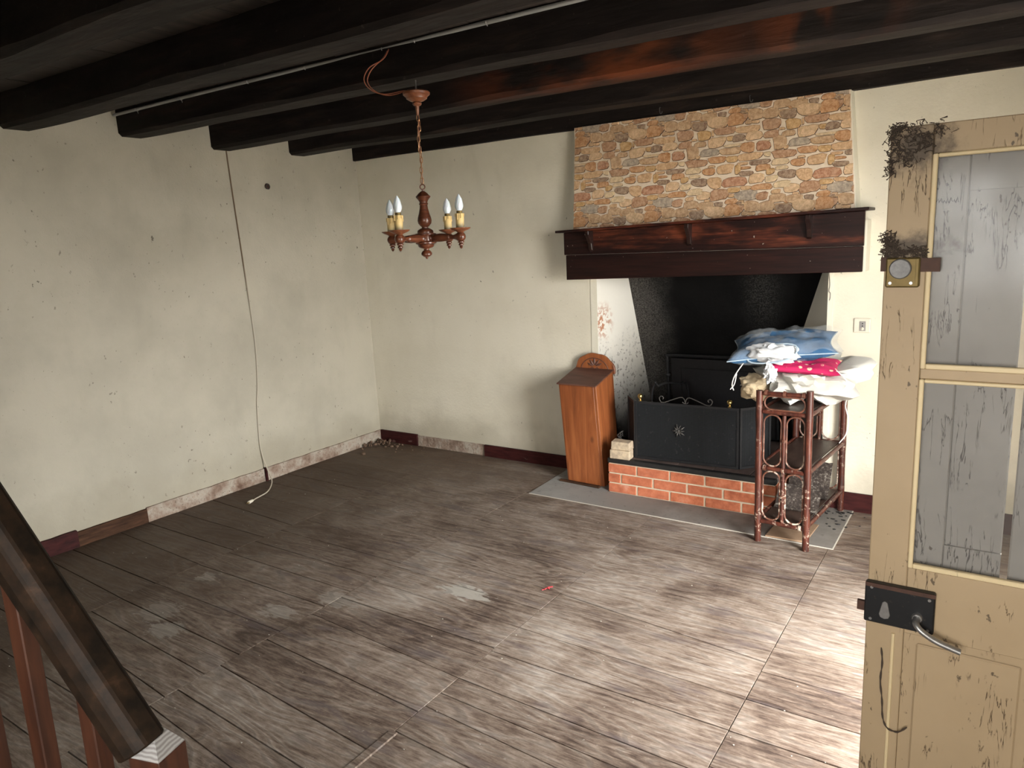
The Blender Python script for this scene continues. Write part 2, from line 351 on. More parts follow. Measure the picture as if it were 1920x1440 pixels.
    cracked('bead_paint', (.60, .47, .27), (.68, .55, .34), (.10, .07, .04), .0, False)
    cracked('grey_paint', (.20, .186, .168), (.275, .258, .236), (.045, .04, .038), .17)
    t = T('dirty_glass'); q = t.pos(); g = t.step(t.noise(q, 6, 5, .6), .35, .8)
    t.put(t.b.inputs['Alpha'], t.math('ADD', .05, t.math('MULTIPLY', g, .10))); MAT['dirty_glass'] = t.out((.35, .33, .30), .12)
    t = T('lock_black'); q = t.pos(); d = t.step(t.noise(q, 70, 4, .7), .60, .70)
    MAT['lock_black'] = t.out(t.mix(t.math('MULTIPLY', d, .5), (.010, .010, .011), (.10, .075, .055)), .45, .3)
    t = T('cobweb'); MAT['cobweb'] = t.out((.055, .038, .026), .95)
    # stair rail
    t = T('rail_wood'); q = t.pos((6, 22, 22)); g = t.noise(t.pos(), 30, 5, .6); e = t.noise(q, 1.5, 4)
    c = t.ramp(g, [(.35, (.010, .007, .005)), (.6, (.026, .015, .009)), (.8, (.075, .040, .022))])
    MAT['rail_wood'] = t.out(c, .6, spec=.15)
    t = T('baluster_wood'); g = t.noise(t.pos((20, 20, 2)), 2.5, 5, .6)
    MAT['baluster_wood'] = t.out(t.ramp(g, [(.3, (.028, .009, .005)), (.7, (.085, .028, .013))]), .5)
    t = T('end_grain'); g = t.wave(t.pos((1, 1, 1)), 55, 2.5, 2, 'Z'); MAT['end_grain'] = t.out(t.mix(g, (.20, .185, .18), (.36, .35, .34)), .7)
    t = T('red_plastic'); MAT['red_plastic'] = t.out((.42, .012, .02), .4)
    t = T('paint_flake'); MAT['paint_flake'] = t.out((.46, .43, .37), .8)
    t = T('rubble'); q = t.pos(); MAT['rubble'] = t.out(t.mix(t.noise(q, 18, 4), (.055, .034, .022), (.19, .12, .08)), .95)
    t = T('outdoor_ground'); q = t.pos(); MAT['outdoor_ground'] = t.out(t.mix(t.noise(q, 2, 4), (.28, .26, .23), (.38, .36, .33)), .9)
build_materials()

# ------------------------------------------------------------------ geometry helpers (all coordinates in room metres)
V = Vector
class MB:
    def __init__(s): s.v = []; s.f = []; s.sm = False
    def add(s, vs, fs):
        n = len(s.v); s.v += [V(v) for v in vs]; s.f += [tuple(i + n for i in f) for f in fs]; return s
    def hexa(s, p):
        return s.add(p, [(0, 3, 2, 1), (4, 5, 6, 7), (0, 1, 5, 4), (1, 2, 6, 5), (2, 3, 7, 6), (3, 0, 4, 7)])
    def box(s, x0, x1, y0, y1, z0, z1):
        return s.hexa([(x0, y0, z0), (x1, y0, z0), (x1, y1, z0), (x0, y1, z0), (x0, y0, z1), (x1, y0, z1), (x1, y1, z1), (x0, y1, z1)])
    def prism(s, poly, off):
        off = V(off); n = len(poly); p = [V(q) for q in poly]
        return s.add(p + [q + off for q in p], [tuple(range(n))[::-1], tuple(range(n, 2 * n))] + [(i, (i + 1) % n, (i + 1) % n + n, i + n) for i in range(n)])
    def tube(s, path, r, n=8, closed=False, flat=1.0):
        s.sm = True
        P = [V(p) for p in path]; k = len(P); rr = r if isinstance(r, (list, tuple)) else [r] * k
        up = None; vs = []; fs = []
        for i in range(k):
            a = P[(i - 1) % k] if (closed or i > 0) else P[i]; b = P[(i + 1) % k] if (closed or i < k - 1) else P[i]
            d = (b - a).normalized()
            if up is None: up = d.orthogonal().normalized()
            up = (up - d * up.dot(d)); up = up.normalized() if up.length > 1e-6 else d.orthogonal().normalized()
            sd = d.cross(up)
            for j in range(n):
                t = 2 * PI * j / n; vs.append(P[i] + up * math.cos(t) * rr[i] * flat + sd * math.sin(t) * rr[i])
        for i in range(k if closed else k - 1):
            for j in range(n):
                a, b = i * n, ((i + 1) % k) * n; fs.append((a + j, a + (j + 1) % n, b + (j + 1) % n, b + j))
        if not closed: fs += [tuple(range(n))[::-1], tuple(range((k - 1) * n, k * n))]
        return s.add(vs, fs)
    def lathe(s, prof, c, axis=(0, 0, 1), n=20):
        s.sm = True
        ax = V(axis).normalized(); e = ax.orthogonal().normalized(); g = ax.cross(e); c = V(c); vs = []; fs = []
        for (r, h) in prof:
            for j in range(n):
                t = 2 * PI * j / n; vs.append(c + ax * h + (e * math.cos(t) + g * math.sin(t)) * max(r, 1e-4))
        for i in range(len(prof) - 1):
            for j in range(n): fs.append((i * n + j, i * n + (j + 1) % n, (i + 1) * n + (j + 1) % n, (i + 1) * n + j))
        fs += [tuple(range(n))[::-1], tuple(range((len(prof) - 1) * n, len(prof) * n))]
        return s.add(vs, fs)
    def ball(s, c, r, n=14):
        r = r if isinstance(r, (tuple, list)) else (r, r, r); s.sm = True
        vs = []; fs = []; m = n // 2
        for i in range(m + 1):
            ph = PI * i / m
            for j in range(n):
                t = 2 * PI * j / n; vs.append((c[0] + r[0] * math.sin(ph) * math.cos(t), c[1] + r[1] * math.sin(ph) * math.sin(t), c[2] + r[2] * math.cos(ph)))
        for i in range(m):
            for j in range(n): fs.append((i * n + j, (i + 1) * n + j, (i + 1) * n + (j + 1) % n, i * n + (j + 1) % n))
        return s.add(vs, fs)
    def grid(s, fn, nu, nv):
        s.sm = True
        return s.add([fn(i / nu, j / nv) for i in range(nu + 1) for j in range(nv + 1)],
                     [(i * (nv + 1) + j, (i + 1) * (nv + 1) + j, (i + 1) * (nv + 1) + j + 1, i * (nv + 1) + j + 1) for i in range(nu) for j in range(nv)])

def wloc(o):
    l = V((0, 0, 0))
    while o: l = l + V(o.location); o = o.parent
    return l
def build(name, mb, mat, parent=None, bevel=0, segs=1, smooth=None, label=None, cat=None, group=None, kind=None, origin=None, color=None):
    me = bpy.data.meshes.new(name)
    base = wloc(parent) if parent else V(origin) if origin is not None else None
    if base is None:
        xs = [v.x for v in mb.v]; ys = [v.y for v in mb.v]; zs = [v.z for v in mb.v]
        base = V(((min(xs) + max(xs)) / 2, (min(ys) + max(ys)) / 2, min(zs)))
    me.from_pydata([tuple(v - base) for v in mb.v], [], mb.f)
    bm = bmesh.new(); bm.from_mesh(me)
    bmesh.ops.remove_doubles(bm, verts=bm.verts, dist=1e-5)
    bmesh.ops.recalc_face_normals(bm, faces=bm.faces)
    if bevel:
        ed = [e for e in bm.edges if len(e.link_faces) == 2 and e.calc_face_angle(0) > .5]
        bmesh.ops.bevel(bm, geom=ed, offset=bevel, segments=segs, affect='EDGES', profile=.6)
    sm = mb.sm if smooth is None else smooth
    if sm:
        for f in bm.faces: f.smooth = True
        for e in bm.edges:
            if len(e.link_faces) == 2 and e.calc_face_angle(0) > .75: e.smooth = False
    bm.to_mesh(me); bm.free()
    me.materials.append(MAT[mat])
    o = bpy.data.objects.new(name, me); COL.objects.link(o)
    if parent: o.parent = parent
    else: o.location = base
    tag(o, label, cat, group, kind)
    if color: o.color = tuple(color) + (1,)
    return o
def tag(o, label=None, cat=None, group=None, kind=None):
    if label: o['label'] = label
    if cat: o['category'] = cat
    if group: o['group'] = group
    if kind: o['kind'] = kind
    return o
def thing(name, loc, label, cat, group=None, kind=None):
    o = bpy.data.objects.new(name, None); COL.objects.link(o); o.location = loc; o.empty_display_size = .1
    return tag(o, label, cat, group, kind)
def cr(pts, k=8):        # smooth curve through points
    P = [V(p) for p in pts]; P = [P[0] * 2 - P[1]] + P + [P[-1] * 2 - P[-2]]; out = []
    for i in range(1, len(P) - 2):
        a, b, c, d = P[i - 1:i + 3]
        for j in range(k):
            t = j / k; out.append(.5 * ((2 * b) + (c - a) * t + (2 * a - 5 * b + 4 * c - d) * t * t + (3 * b - a - 3 * c + d) * t ** 3))
    out.append(P[-2]); return out
lerp = lambda a, b, t: a + (b - a) * t
N3 = lambda x, y, z: noise.noise(V((x, y, z)))

# ================================================================== THE SETTING
# outdoors
build('ground', MB().box(-20, 40, -25, 20, -.30, -.06), 'outdoor_ground', kind='structure', label='pale paved ground outside the open doorway')
# floor with single boards
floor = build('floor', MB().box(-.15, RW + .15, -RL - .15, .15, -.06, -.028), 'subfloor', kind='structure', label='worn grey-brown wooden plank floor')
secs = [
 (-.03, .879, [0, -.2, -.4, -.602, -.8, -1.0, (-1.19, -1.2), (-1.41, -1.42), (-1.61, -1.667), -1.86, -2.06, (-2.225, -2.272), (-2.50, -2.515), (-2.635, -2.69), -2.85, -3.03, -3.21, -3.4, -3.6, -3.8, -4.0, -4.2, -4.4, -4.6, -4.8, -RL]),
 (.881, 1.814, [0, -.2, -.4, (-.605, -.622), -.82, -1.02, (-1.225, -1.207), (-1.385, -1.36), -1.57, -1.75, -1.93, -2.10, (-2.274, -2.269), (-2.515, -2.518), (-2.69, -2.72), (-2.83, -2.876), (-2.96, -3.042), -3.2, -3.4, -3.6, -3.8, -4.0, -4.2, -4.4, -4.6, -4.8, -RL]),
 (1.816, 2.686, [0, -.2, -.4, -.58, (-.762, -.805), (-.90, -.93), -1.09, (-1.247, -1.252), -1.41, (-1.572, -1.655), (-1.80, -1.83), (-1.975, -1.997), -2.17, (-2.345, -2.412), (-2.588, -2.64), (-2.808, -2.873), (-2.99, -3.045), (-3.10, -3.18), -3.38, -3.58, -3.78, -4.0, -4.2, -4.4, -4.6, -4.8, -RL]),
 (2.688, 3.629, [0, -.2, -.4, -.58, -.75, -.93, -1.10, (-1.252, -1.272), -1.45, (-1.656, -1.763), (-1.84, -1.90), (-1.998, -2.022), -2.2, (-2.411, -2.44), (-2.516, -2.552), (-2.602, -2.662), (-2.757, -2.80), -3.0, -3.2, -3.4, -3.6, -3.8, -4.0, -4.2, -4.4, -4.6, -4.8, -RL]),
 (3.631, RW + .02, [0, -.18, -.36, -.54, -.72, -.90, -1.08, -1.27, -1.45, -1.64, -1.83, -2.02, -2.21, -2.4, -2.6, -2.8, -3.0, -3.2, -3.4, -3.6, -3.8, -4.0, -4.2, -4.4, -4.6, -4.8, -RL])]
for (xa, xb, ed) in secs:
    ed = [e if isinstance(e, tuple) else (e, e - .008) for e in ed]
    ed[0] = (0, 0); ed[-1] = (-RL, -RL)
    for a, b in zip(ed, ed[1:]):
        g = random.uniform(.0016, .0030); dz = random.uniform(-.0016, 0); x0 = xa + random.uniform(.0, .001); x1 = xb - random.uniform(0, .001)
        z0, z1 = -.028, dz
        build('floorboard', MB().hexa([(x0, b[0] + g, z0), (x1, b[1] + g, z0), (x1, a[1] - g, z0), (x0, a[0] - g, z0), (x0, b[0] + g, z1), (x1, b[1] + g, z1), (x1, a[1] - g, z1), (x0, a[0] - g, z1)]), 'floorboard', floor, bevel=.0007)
build('filler_strip', MB().hexa([(2.672, -3.35, 0), (2.706, -3.35, 0), (2.706, -2.765, 0), (2.674, -2.765, 0), (2.674, -3.35, .006), (2.704, -3.35, .006), (2.704, -2.765, .005), (2.676, -2.765, .005)]), 'floorboard', floor, label='pale wooden strip covering a board joint')

# walls
LX = lambda z: .018 - .036 * z / 2.25            # the old left wall leans outwards
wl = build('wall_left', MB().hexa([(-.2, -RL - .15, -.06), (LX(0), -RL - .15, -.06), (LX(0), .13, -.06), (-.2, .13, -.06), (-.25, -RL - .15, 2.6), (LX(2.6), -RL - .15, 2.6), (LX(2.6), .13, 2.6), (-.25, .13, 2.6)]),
           'plaster_dingy_dimmed', kind='structure', label='dingy cream plaster wall, also toned down as shade, with scuffs and specks')
OX0, OX1 = 2.062, 3.473
wb = build('wall_back', MB().box(-.1, OX0, 0, .13, -.06, 2.6).box(OX1, RW + .15, 0, .13, -.06, 2.6).box(OX0, OX1, 0, .13, 1.47, 2.6),
           'plaster', kind='structure', label='cream plaster wall behind the fireplace')
# firebox recess: left cheek, right cheek, leaning sooty back
yb = lambda z: .62 - .278 * (z - .2)
lz = [0, .2, .5, .8, 1.1, 1.3, 1.6]
lx = lambda z: 2.19 - .06 * (z - .496)
rx = lambda z: max(3.251 + .338 * (z - .936), 3.17)
build('firebox_cheek', MB().grid(lambda u, v: (lerp(OX0, lx(v * 1.6), u), lerp(0, yb(v * 1.6), u), v * 1.6), 6, 12), 'cheek_plaster', wb, label='whitewashed left cheek of the fireplace, sooty low down')
build('firebox_cheek', MB().grid(lambda u, v: (lerp(OX1, rx(v * 1.6), u), lerp(0, yb(v * 1.6), u), v * 1.6), 6, 12), 'cheek_plaster', wb)
build('firebox_back', MB().grid(lambda u, v: (lerp(lx(v * 1.6), rx(v * 1.6), u), yb(v * 1.6), v * 1.6), 10, 12), 'soot', wb, label='soot-black back of the fireplace')
build('firebox_throat', MB().box(1.95, 3.6, -.02, .75, 1.56, 1.6), 'soot', wb)
build('firebox_floor', MB().box(OX0 - .01, OX1 + .01, -.01, .72, -.05, .004), 'soot', wb)
build('jamb_strip', MB().box(2.016, 2.062, -.004, .0, .0, 1.34), 'plaster_white', wb)
build('jamb_strip', MB().box(3.473, 3.50, -.006, .0, .0, 1.34), 'plaster_white', wb)
# right wall with doorway, front wall with the added fill window
dy0, dy1, dh = DOOR; fx0, fx1, fz0, fz1 = WIN
build('wall_right', MB().box(RW, RW + .25, dy1, .13, -.06, 2.6).box(RW, RW + .25, dy0, dy1, dh, 2.6).box(RW, RW + .25, -RL - .15, dy0, -.06, 2.6),
      'plaster_white', kind='structure', label='cream plaster wall with the open doorway')
build('wall_front', MB().box(-.1, fx0, -RL - .15, -RL, -.06, 2.6).box(fx1, RW + .15, -RL - .15, -RL, -.06, 2.6).box(fx0, fx1, -RL - .15, -RL, -.06, fz0).box(fx0, fx1, -RL - .15, -RL, fz1, 2.6),
      'plaster_white', kind='structure', label='cream plaster wall behind the viewer')
w1 = thing('fill_window_1', ((fx0 + fx1) / 2, -RL - .08, fz0), 'unseen casement window added in the front wall for fill light', None, kind='structure')
for (p, q, r, s) in ((fx0, fx0 + .05, fz0, fz1), (fx1 - .05, fx1, fz0, fz1), (fx0, fx1, fz0, fz0 + .05), (fx0, fx1, fz1 - .05, fz1), ((fx0 + fx1) / 2 - .03, (fx0 + fx1) / 2 + .03, fz0, fz1)):
    build('fill_window_frame', MB().box(p, q, -RL - .1, -RL - .05, r, s), 'bead_paint', w1)

# ceiling: boards across dark beams
ceil = build('ceiling', MB().box(-.3, RW + .25, -RL - .15, .13, CH + .03, CH + .1), 'subfloor', kind='structure', label='dark timber ceiling of boards on heavy beams')
x = -.02
while x < RW:
    wd = random.uniform(.17, .22)
    build('ceiling_board', MB().box(x + .002, min(x + wd, RW) - .002, -RL, .0, CH + random.uniform(0, .003), CH + .03), 'ceiling_wood', ceil)
    x += wd
# beams: y of the front face at the left / right end, depth, height of the underside left / right
BEAMS = [(-.030, -.045, .03, 2.247, 2.262), (-.650, -.655, .15, 2.250, 2.250), (-1.275, -1.275, .15, 2.245, 2.245), (-1.875, -1.80, .15, 2.268, 2.25),
         (-2.49, -2.49, .16, 2.253, 2.25), (-3.09, -3.09, .17, 2.25, 2.25), (-3.70, -3.70, .16, 2.25, 2.25), (-4.32, -4.32, .16, 2.25, 2.25)]
for bi, (ya, ybm, dp, za, zb) in enumerate(BEAMS):
    mb = MB(); nseg = 40; ch = .018
    for i in range(nseg + 1):
        u = i / nseg; xx = lerp(LX(2.3) - .02, RW + .01, u); fy = lerp(ya, ybm, u) + .009 * N3(xx * 1.3, bi * 7.1, 0); bz = lerp(za, zb, u) + .009 * N3(xx * 1.1, bi * 3.3, 5)
        by = fy + dp + .012 * N3(xx * 1.2, bi * 5.7, 9); c1 = ch * (1 + .7 * N3(xx * 3, bi, 2))
        if bi == 0: by = .0; c1 = .004
        mb.v += [V((xx, fy, CH + .02)), V((xx, fy, bz + c1)), V((xx, fy + c1, bz)), V((xx, by - min(c1, .02), bz)), V((xx, by, bz + c1)), V((xx, by, CH + .02))]
    for i in range(nseg):
        for j in range(5): mb.f.append((i * 6 + j, i * 6 + j + 1, i * 6 + 7 + j, i * 6 + 6 + j))
    mb.f += [tuple(range(6)), tuple(range(nseg * 6, nseg * 6 + 6))[::-1]]
    build('ceiling_beam', mb, 'beam_wood', ceil, smooth=False)

# baseboards
bl = thing('baseboard_left', (.01, -2, 0), 'patchy baseboard of bare plaster and brown boards along the scuffed wall', None, kind='structure')
def lboard(name, y0, y1, h, d, mat, lb=None):
    mb = MB(); n = 14
    for i in range(n + 1):
        y = lerp(y0, y1, i / n); hh = h + .006 * N3(y * 9, h, 1); dd = d + .004 * N3(y * 12, 3, h)
        mb.v += [V((LX(0) - .01, y, -.01)), V((LX(0) + dd, y, -.01)), V((LX(0) + dd * .8, y, hh)), V((LX(0) - .01, y, hh + .002))]
    for i in range(n):
        for j in range(4): mb.f.append((i * 4 + j, i * 4 + (j + 1) % 4, i * 4 + 4 + (j + 1) % 4, i * 4 + 4 + j))
    mb.f += [(0, 1, 2, 3), (n * 4 + 3, n * 4 + 2, n * 4 + 1, n * 4)]
    return build(name, mb, mat, bl, label=lb)
lboard('plaster_strip', -.002, -1.165, .088, .014, 'bare_plaster', 'bare stained plaster strip')
lboard('baseboard_block', -1.166, -1.186, .092, .022, 'red_board')
lboard('plaster_strip', -1.187, -2.05, .088, .014, 'bare_plaster')
lboard('baseboard_board', -2.051, -2.46, .082, .017, 'brown_board', 'brown worn wooden board')
lboard('baseboard_board', -2.461, -3.4, .095, .020, 'red_board')
lboard('baseboard_board', -3.401, -RL, .095, .020, 'red_board')
bb = thing('baseboard_back', (2.2, -.01, 0), 'broken baseboard of dark red boards and bare plaster beside the hearth', None, kind='structure')
build('baseboard_board', MB().box(LX(0) + .012, .43, -.018, 0, -.005, .092), 'red_board', bb, bevel=.003)
mb = MB().box(.431, 1.092, -.008, 0, -.005, .084); build('plaster_strip', mb, 'bare_plaster', bb)
build('baseboard_board', MB().box(1.093, 1.99, -.020, 0, -.005, .086), 'red_board', bb, bevel=.003)
build('baseboard_board', MB().box(3.50, RW - .001, -.020, 0, -.005, .105), 'red_board', bb, bevel=.003)

# ================================================================== FIREPLACE
# hood with relief wallpaper of stones
HY = lambda z: -.045 - .1 * (2.25 - z)
hood = thing('chimney_hood', (2.78, -.06, 1.335), 'tapered chimney hood papered in tan stonework above the dark wooden mantel', 'chimney hood')
zt, zb_ = 2.262, 1.60
hxl = lambda z: lerp(1.952, 1.963, (2.22 - z) / .59); hxr = lambda z: lerp(3.559, 3.612, (2.234 - z) / .56)
mb = MB().hexa([(hxl(zb_), HY(zb_), zb_), (hxr(zb_) , HY(zb_), zb_), (hxr(zb_) + .006, 0, zb_), (hxl(zb_), 0, zb_), (hxl(zt), HY(zt), zt), (hxr(zt), HY(zt), zt), (hxr(zt) + .006, 0, zt), (hxl(zt), 0, zt)])
build('hood_body', mb, 'plaster_white', hood)
build('hood_body', MB().box(1.945, 3.672, -.125, -.001, 1.345, 1.605), 'plaster_white', hood)
paper = build('stone_paper', MB().hexa([(hxl(zb_), HY(zb_) - .002, zb_), (hxr(zb_) - .006, HY(zb_) - .002, zb_), (hxr(zb_) - .006, HY(zb_) + .001, zb_), (hxl(zb_), HY(zb_) + .001, zb_),
        (hxl(zt), HY(zt) - .002, zt), (hxr(zt) - .006, HY(zt) - .002, zt), (hxr(zt) - .006, HY(zt) + .001, zt), (hxl(zt), HY(zt) + .001, zt)]), 'mortar_paper', hood, label='embossed wallpaper patterned as tan and orange stonework')
SC = {'O': srgb(192, 130, 74), 'R': srgb(174, 108, 74), 'B': srgb(170, 118, 82), 'D': srgb(122, 90, 72), 'T': srgb(208, 164, 118), 'E': srgb(220, 182, 140), 'G': srgb(198, 152, 88), 'P': srgb(222, 196, 156), 'S': srgb(158, 147, 136), 'A': srgb(190, 150, 110)}
STONES = "2.002 2.170 0.050 0.032 O;2.099 2.187 0.037 0.026 T;2.182 2.182 0.041 0.024 E;2.270 2.169 0.045 0.024 A;2.379 2.179 0.059 0.028 E;2.039 2.208 0.017 0.009 D;2.322 2.205 0.044 0.015 O;2.073 2.148 0.020 0.013 A;2.110 2.145 0.023 0.010 T;2.196 2.123 0.051 0.029 B;2.309 2.111 0.041 0.027 G;2.359 2.117 0.007 0.017 T;2.427 2.124 0.063 0.021 B;1.975 2.114 0.021 0.018 R;2.069 2.110 0.069 0.020 T;2.021 2.069 0.036 0.021 D;2.105 2.072 0.047 0.025 E;2.198 2.070 0.043 0.020 B;2.288 2.064 0.038 0.016 A;2.383 2.066 0.052 0.029 E;2.460 2.079 0.021 0.015 G;2.476 2.040 0.052 0.008 P;2.252 2.092 0.019 0.007 T;2.073 2.014 0.039 0.029 O;2.158 2.014 0.041 0.025 R;2.244 2.023 0.037 0.036 A;2.344 2.014 0.060 0.020 S;2.462 2.011 0.061 0.020 A;2.278 1.993 0.014 0.010 T;2.162 2.038 0.030 0.005 P;2.088 1.963 0.069 0.021 T;2.181 1.967 0.019 0.014 P;2.269 1.961 0.066 0.021 B;2.389 1.970 0.052 0.019 O;2.474 1.966 0.035 0.018 G;2.359 1.936 0.023 0.007 T;2.142 1.928 0.056 0.014 D;2.050 1.928 0.031 0.009 T;2.251 1.921 0.050 0.018 P;2.344 1.909 0.038 0.021 O;2.437 1.915 0.048 0.026 T;2.508 1.908 0.018 0.027 G;2.066 1.904 0.031 0.008 O;2.160 1.898 0.039 0.019 O;2.261 1.888 0.036 0.011 P;2.201 1.874 0.025 0.018 G;2.070 1.874 0.042 0.014 D;2.291 1.853 0.047 0.023 D;2.380 1.844 0.042 0.033 T;2.492 1.841 0.068 0.027 R;2.128 1.843 0.042 0.027 E;2.208 1.834 0.035 0.019 P;2.159 1.795 0.055 0.018 O;2.267 1.801 0.049 0.018 P;2.316 1.778 0.045 0.024 E;2.408 1.777 0.052 0.032 B;2.490 1.797 0.037 0.015 G;2.560 1.804 0.028 0.011 T;2.072 1.796 0.031 0.012 T;2.479 1.767 0.020 0.011 T;2.236 1.765 0.027 0.012 T;2.076 1.755 0.063 0.026 S;2.162 1.746 0.035 0.022 B;2.246 1.730 0.048 0.023 A;2.335 1.719 0.045 0.025 A;2.409 1.724 0.025 0.014 D;2.480 1.736 0.038 0.015 O;2.339 1.748 0.019 0.007 T;2.049 1.718 0.021 0.013 A;2.112 1.694 0.038 0.029 A;2.193 1.689 0.043 0.027 A;2.282 1.673 0.044 0.024 D;2.389 1.682 0.060 0.030 A;2.500 1.687 0.051 0.029 B"
def clip(poly, a, b, c):      # keep a*x+b*z<=c
    out = []
    for i, p in enumerate(poly):
        q = poly[(i + 1) % len(poly)]; dp = a * p[0] + b * p[1] - c; dq = a * q[0] + b * q[1] - c
        if dp <= 0: out.append(p)
        if (dp < 0) != (dq < 0) and abs(dp - dq) > 1e-9:
            t = dp / (dp - dq); out.append((lerp(p[0], q[0], t), lerp(p[1], q[1], t)))
    return out
si = 0
for tile in range(-1, 4):
    for k, ln in enumerate(STONES.split(';')):
        sx, sz, hw, hh, key = ln.split(); sx, sz, hw, hh = float(sx), float(sz), float(hw), float(hh)
        for rep in (-.491, 0, .491):
            cx_, cz_ = sx + tile * .485, sz + tile * .008 + rep
            if cz_ - hh > 2.262 or cz_ + hh < 1.63: continue
            random.seed(k * 13 + 5); pw = random.uniform(3.0, 5.5); ph = random.uniform(0, 6); ja = random.uniform(.06, .13); tl = random.uniform(-.12, .12)
            n = 13; poly = []
            for i in range(n):
                t = 2 * PI * (i + .3) / n; ct, st = math.cos(t), math.sin(t)
                r = (abs(ct) ** pw + abs(st) ** pw) ** (-1 / pw) * (1 + ja * math.sin(2 * t + ph) * .6 + ja * math.sin(3 * t + 2 * ph) * .7)
                poly.append((cx_ + hw * 1.0 * r * ct + hh * tl * st * .5, cz_ + hh * 1.04 * r * st + .018 * hw * ct))
            e = .0015
            poly = clip(poly, -1, 0, -(1.957 + e)); poly = clip(poly, 1, -.0, hxr(cz_) - .008); poly = clip(poly, 0, 1, 2.262); poly = clip(poly, 0, -1, -1.61)
            if len(poly) < 3: continue
            xs = [p[0] for p in poly]; zs = [p[1] for p in poly]
            if max(xs) - min(xs) < .012 or max(zs) - min(zs) < .006: continue
            mx, mz = sum(xs) / len(xs), sum(zs) / len(zs); m = len(poly)
            hgt = random.uniform(.003, .005)
            inn = [(lerp(p[0], mx, .0) + (mx - p[0]) * min(.35, .0032 / max(.004, math.hypot(p[0] - mx, p[1] - mz))), lerp(p[1], mz, .0) + (mz - p[1]) * min(.35, .0032 / max(.004, math.hypot(p[0] - mx, p[1] - mz)))) for p in poly]
            mb = MB(); mb.v = [V((p[0], HY(p[1]) - .0018, p[1])) for p in poly] + [V((p[0], HY(p[1]) - .002 - hgt, p[1])) for p in inn]
            mb.f = [tuple(range(m, 2 * m))] + [(i, (i + 1) % m, (i + 1) % m + m, i + m) for i in range(m)] + [tuple(range(m))[::-1]]
            so = build('stone', mb, 'stone', paper, smooth=False, color=SC[key]); si += 1
            so.data.materials.append(MAT['stone_shadow'])          # the paper prints a dark line under and left of every stone
            for pf in so.data.polygons:
                if abs(pf.normal.y) < .93 and pf.normal.z - pf.normal.x * -.6 < .15: pf.material_index = 1
random.seed(11)

# mantel
man = thing('fireplace_mantel', (2.78, -.15, 1.32), 'dark red-brown wooden mantel with three carved brackets under a thin shelf', 'mantel')
mz = lambda x, a, b: lerp(a, b, (x - 1.92) / 1.744)
def mboard(name, x0, x1, y0, y1, za, zb, lb=None, bv=.003):
    return build(name, MB().hexa([(x0, y0, mz(x0, *za)), (x1, y0, mz(x1, *za)), (x1, y1, mz(x1, *za)), (x0, y1, mz(x0, *za)), (x0, y0, mz(x0, *zb)), (x1, y0, mz(x1, *zb)), (x1, y1, mz(x1, *zb)), (x0, y1, mz(x0, *zb))]), 'mantel_wood', man, bevel=bv, label=lb)
mboard('lower_board', 1.922, 3.660, -.152, -.127, (1.320, 1.345), (1.476, 1.474))
mboard('upper_board', 1.912, 3.662, -.156, -.127, (1.478, 1.476), (1.617, 1.652))
mboard('shelf', 1.893, 3.690, -.232, -.02, (1.6175, 1.6525), (1.632, 1.668))
for cxx, dx in ((2.112, .012), (2.747, .010), (3.40, .006)):
    zt_ = mz(cxx, 1.616, 1.651); pr = [(-.157, zt_), (-.222, zt_), (-.224, zt_ - .022), (-.205, zt_ - .045), (-.185, zt_ - .075), (-.176, zt_ - .115), (-.157, zt_ - .125)]
    build('bracket', MB().prism([(cxx - .012, y, z) for y, z in pr], (.024, 0, 0)), 'bracket_wood', man, bevel=.002)

# hearth of bricks
hearth = thing('brick_hearth', (2.86, -.1, 0), 'raised red brick hearth with a black slab edge in front of the firebox', 'hearth')
hx0, hx1, hy0 = 2.280, 3.300, -.326
build('mortar_core', MB().box(hx0 + .004, hx1 - .004, hy0 + .004, .30, 0, .193), 'mortar', hearth)
for row in range(3):
    z0 = .004 + row * .0640; z1 = z0 + .0545
    xs = [hx0] + ([2.471, 2.684, 2.899, 3.113] if row != 1 else [2.366, 2.577, 2.791, 3.006, 3.22]) + [hx1]
    for a, b in zip(xs, xs[1:]):
        if b - a < .03: continue
        build('brick', MB().box(a + (.0055 if a > hx0 else 0), b - (.0055 if b < hx1 else 0), hy0 + random.uniform(-.002, .0015), hy0 + .10, z0 + random.uniform(-.001, .001), z1), 'brick', hearth, bevel=.003)
    a, b = (hy0 + .106, .0) if row != 1 else (hy0 + .106, -.1)
    build('brick', MB().box(hx0, hx0 + .1, a, a + .2, z0, z1), 'brick', hearth, bevel=.003)
    build('brick', MB().box(hx1 - .1, hx1, a, a + .2, z0, z1), 'brick', hearth, bevel=.003)
build('slab_edge', MB().box(hx0 - .004, hx1 + .002, hy0 - .004, hy0 + .035, .193, .224), 'slab_black', hearth, bevel=.004, label='black front edge of the hearth slab')
tx = [hx0, 2.494, 2.715, 2.934, 3.15, hx1]
for a, b in zip(tx, tx[1:]):
    build('hearth_tile', MB().box(a + .0015, b - .0015, hy0 + .036, hy0 + .25, .193, .2225), 'hearth_tile', hearth, bevel=.002)
    build('hearth_tile', MB().box(a + .0015, b - .0015, hy0 + .253, .46, .193, .2225), 'hearth_tile', hearth, bevel=.002)

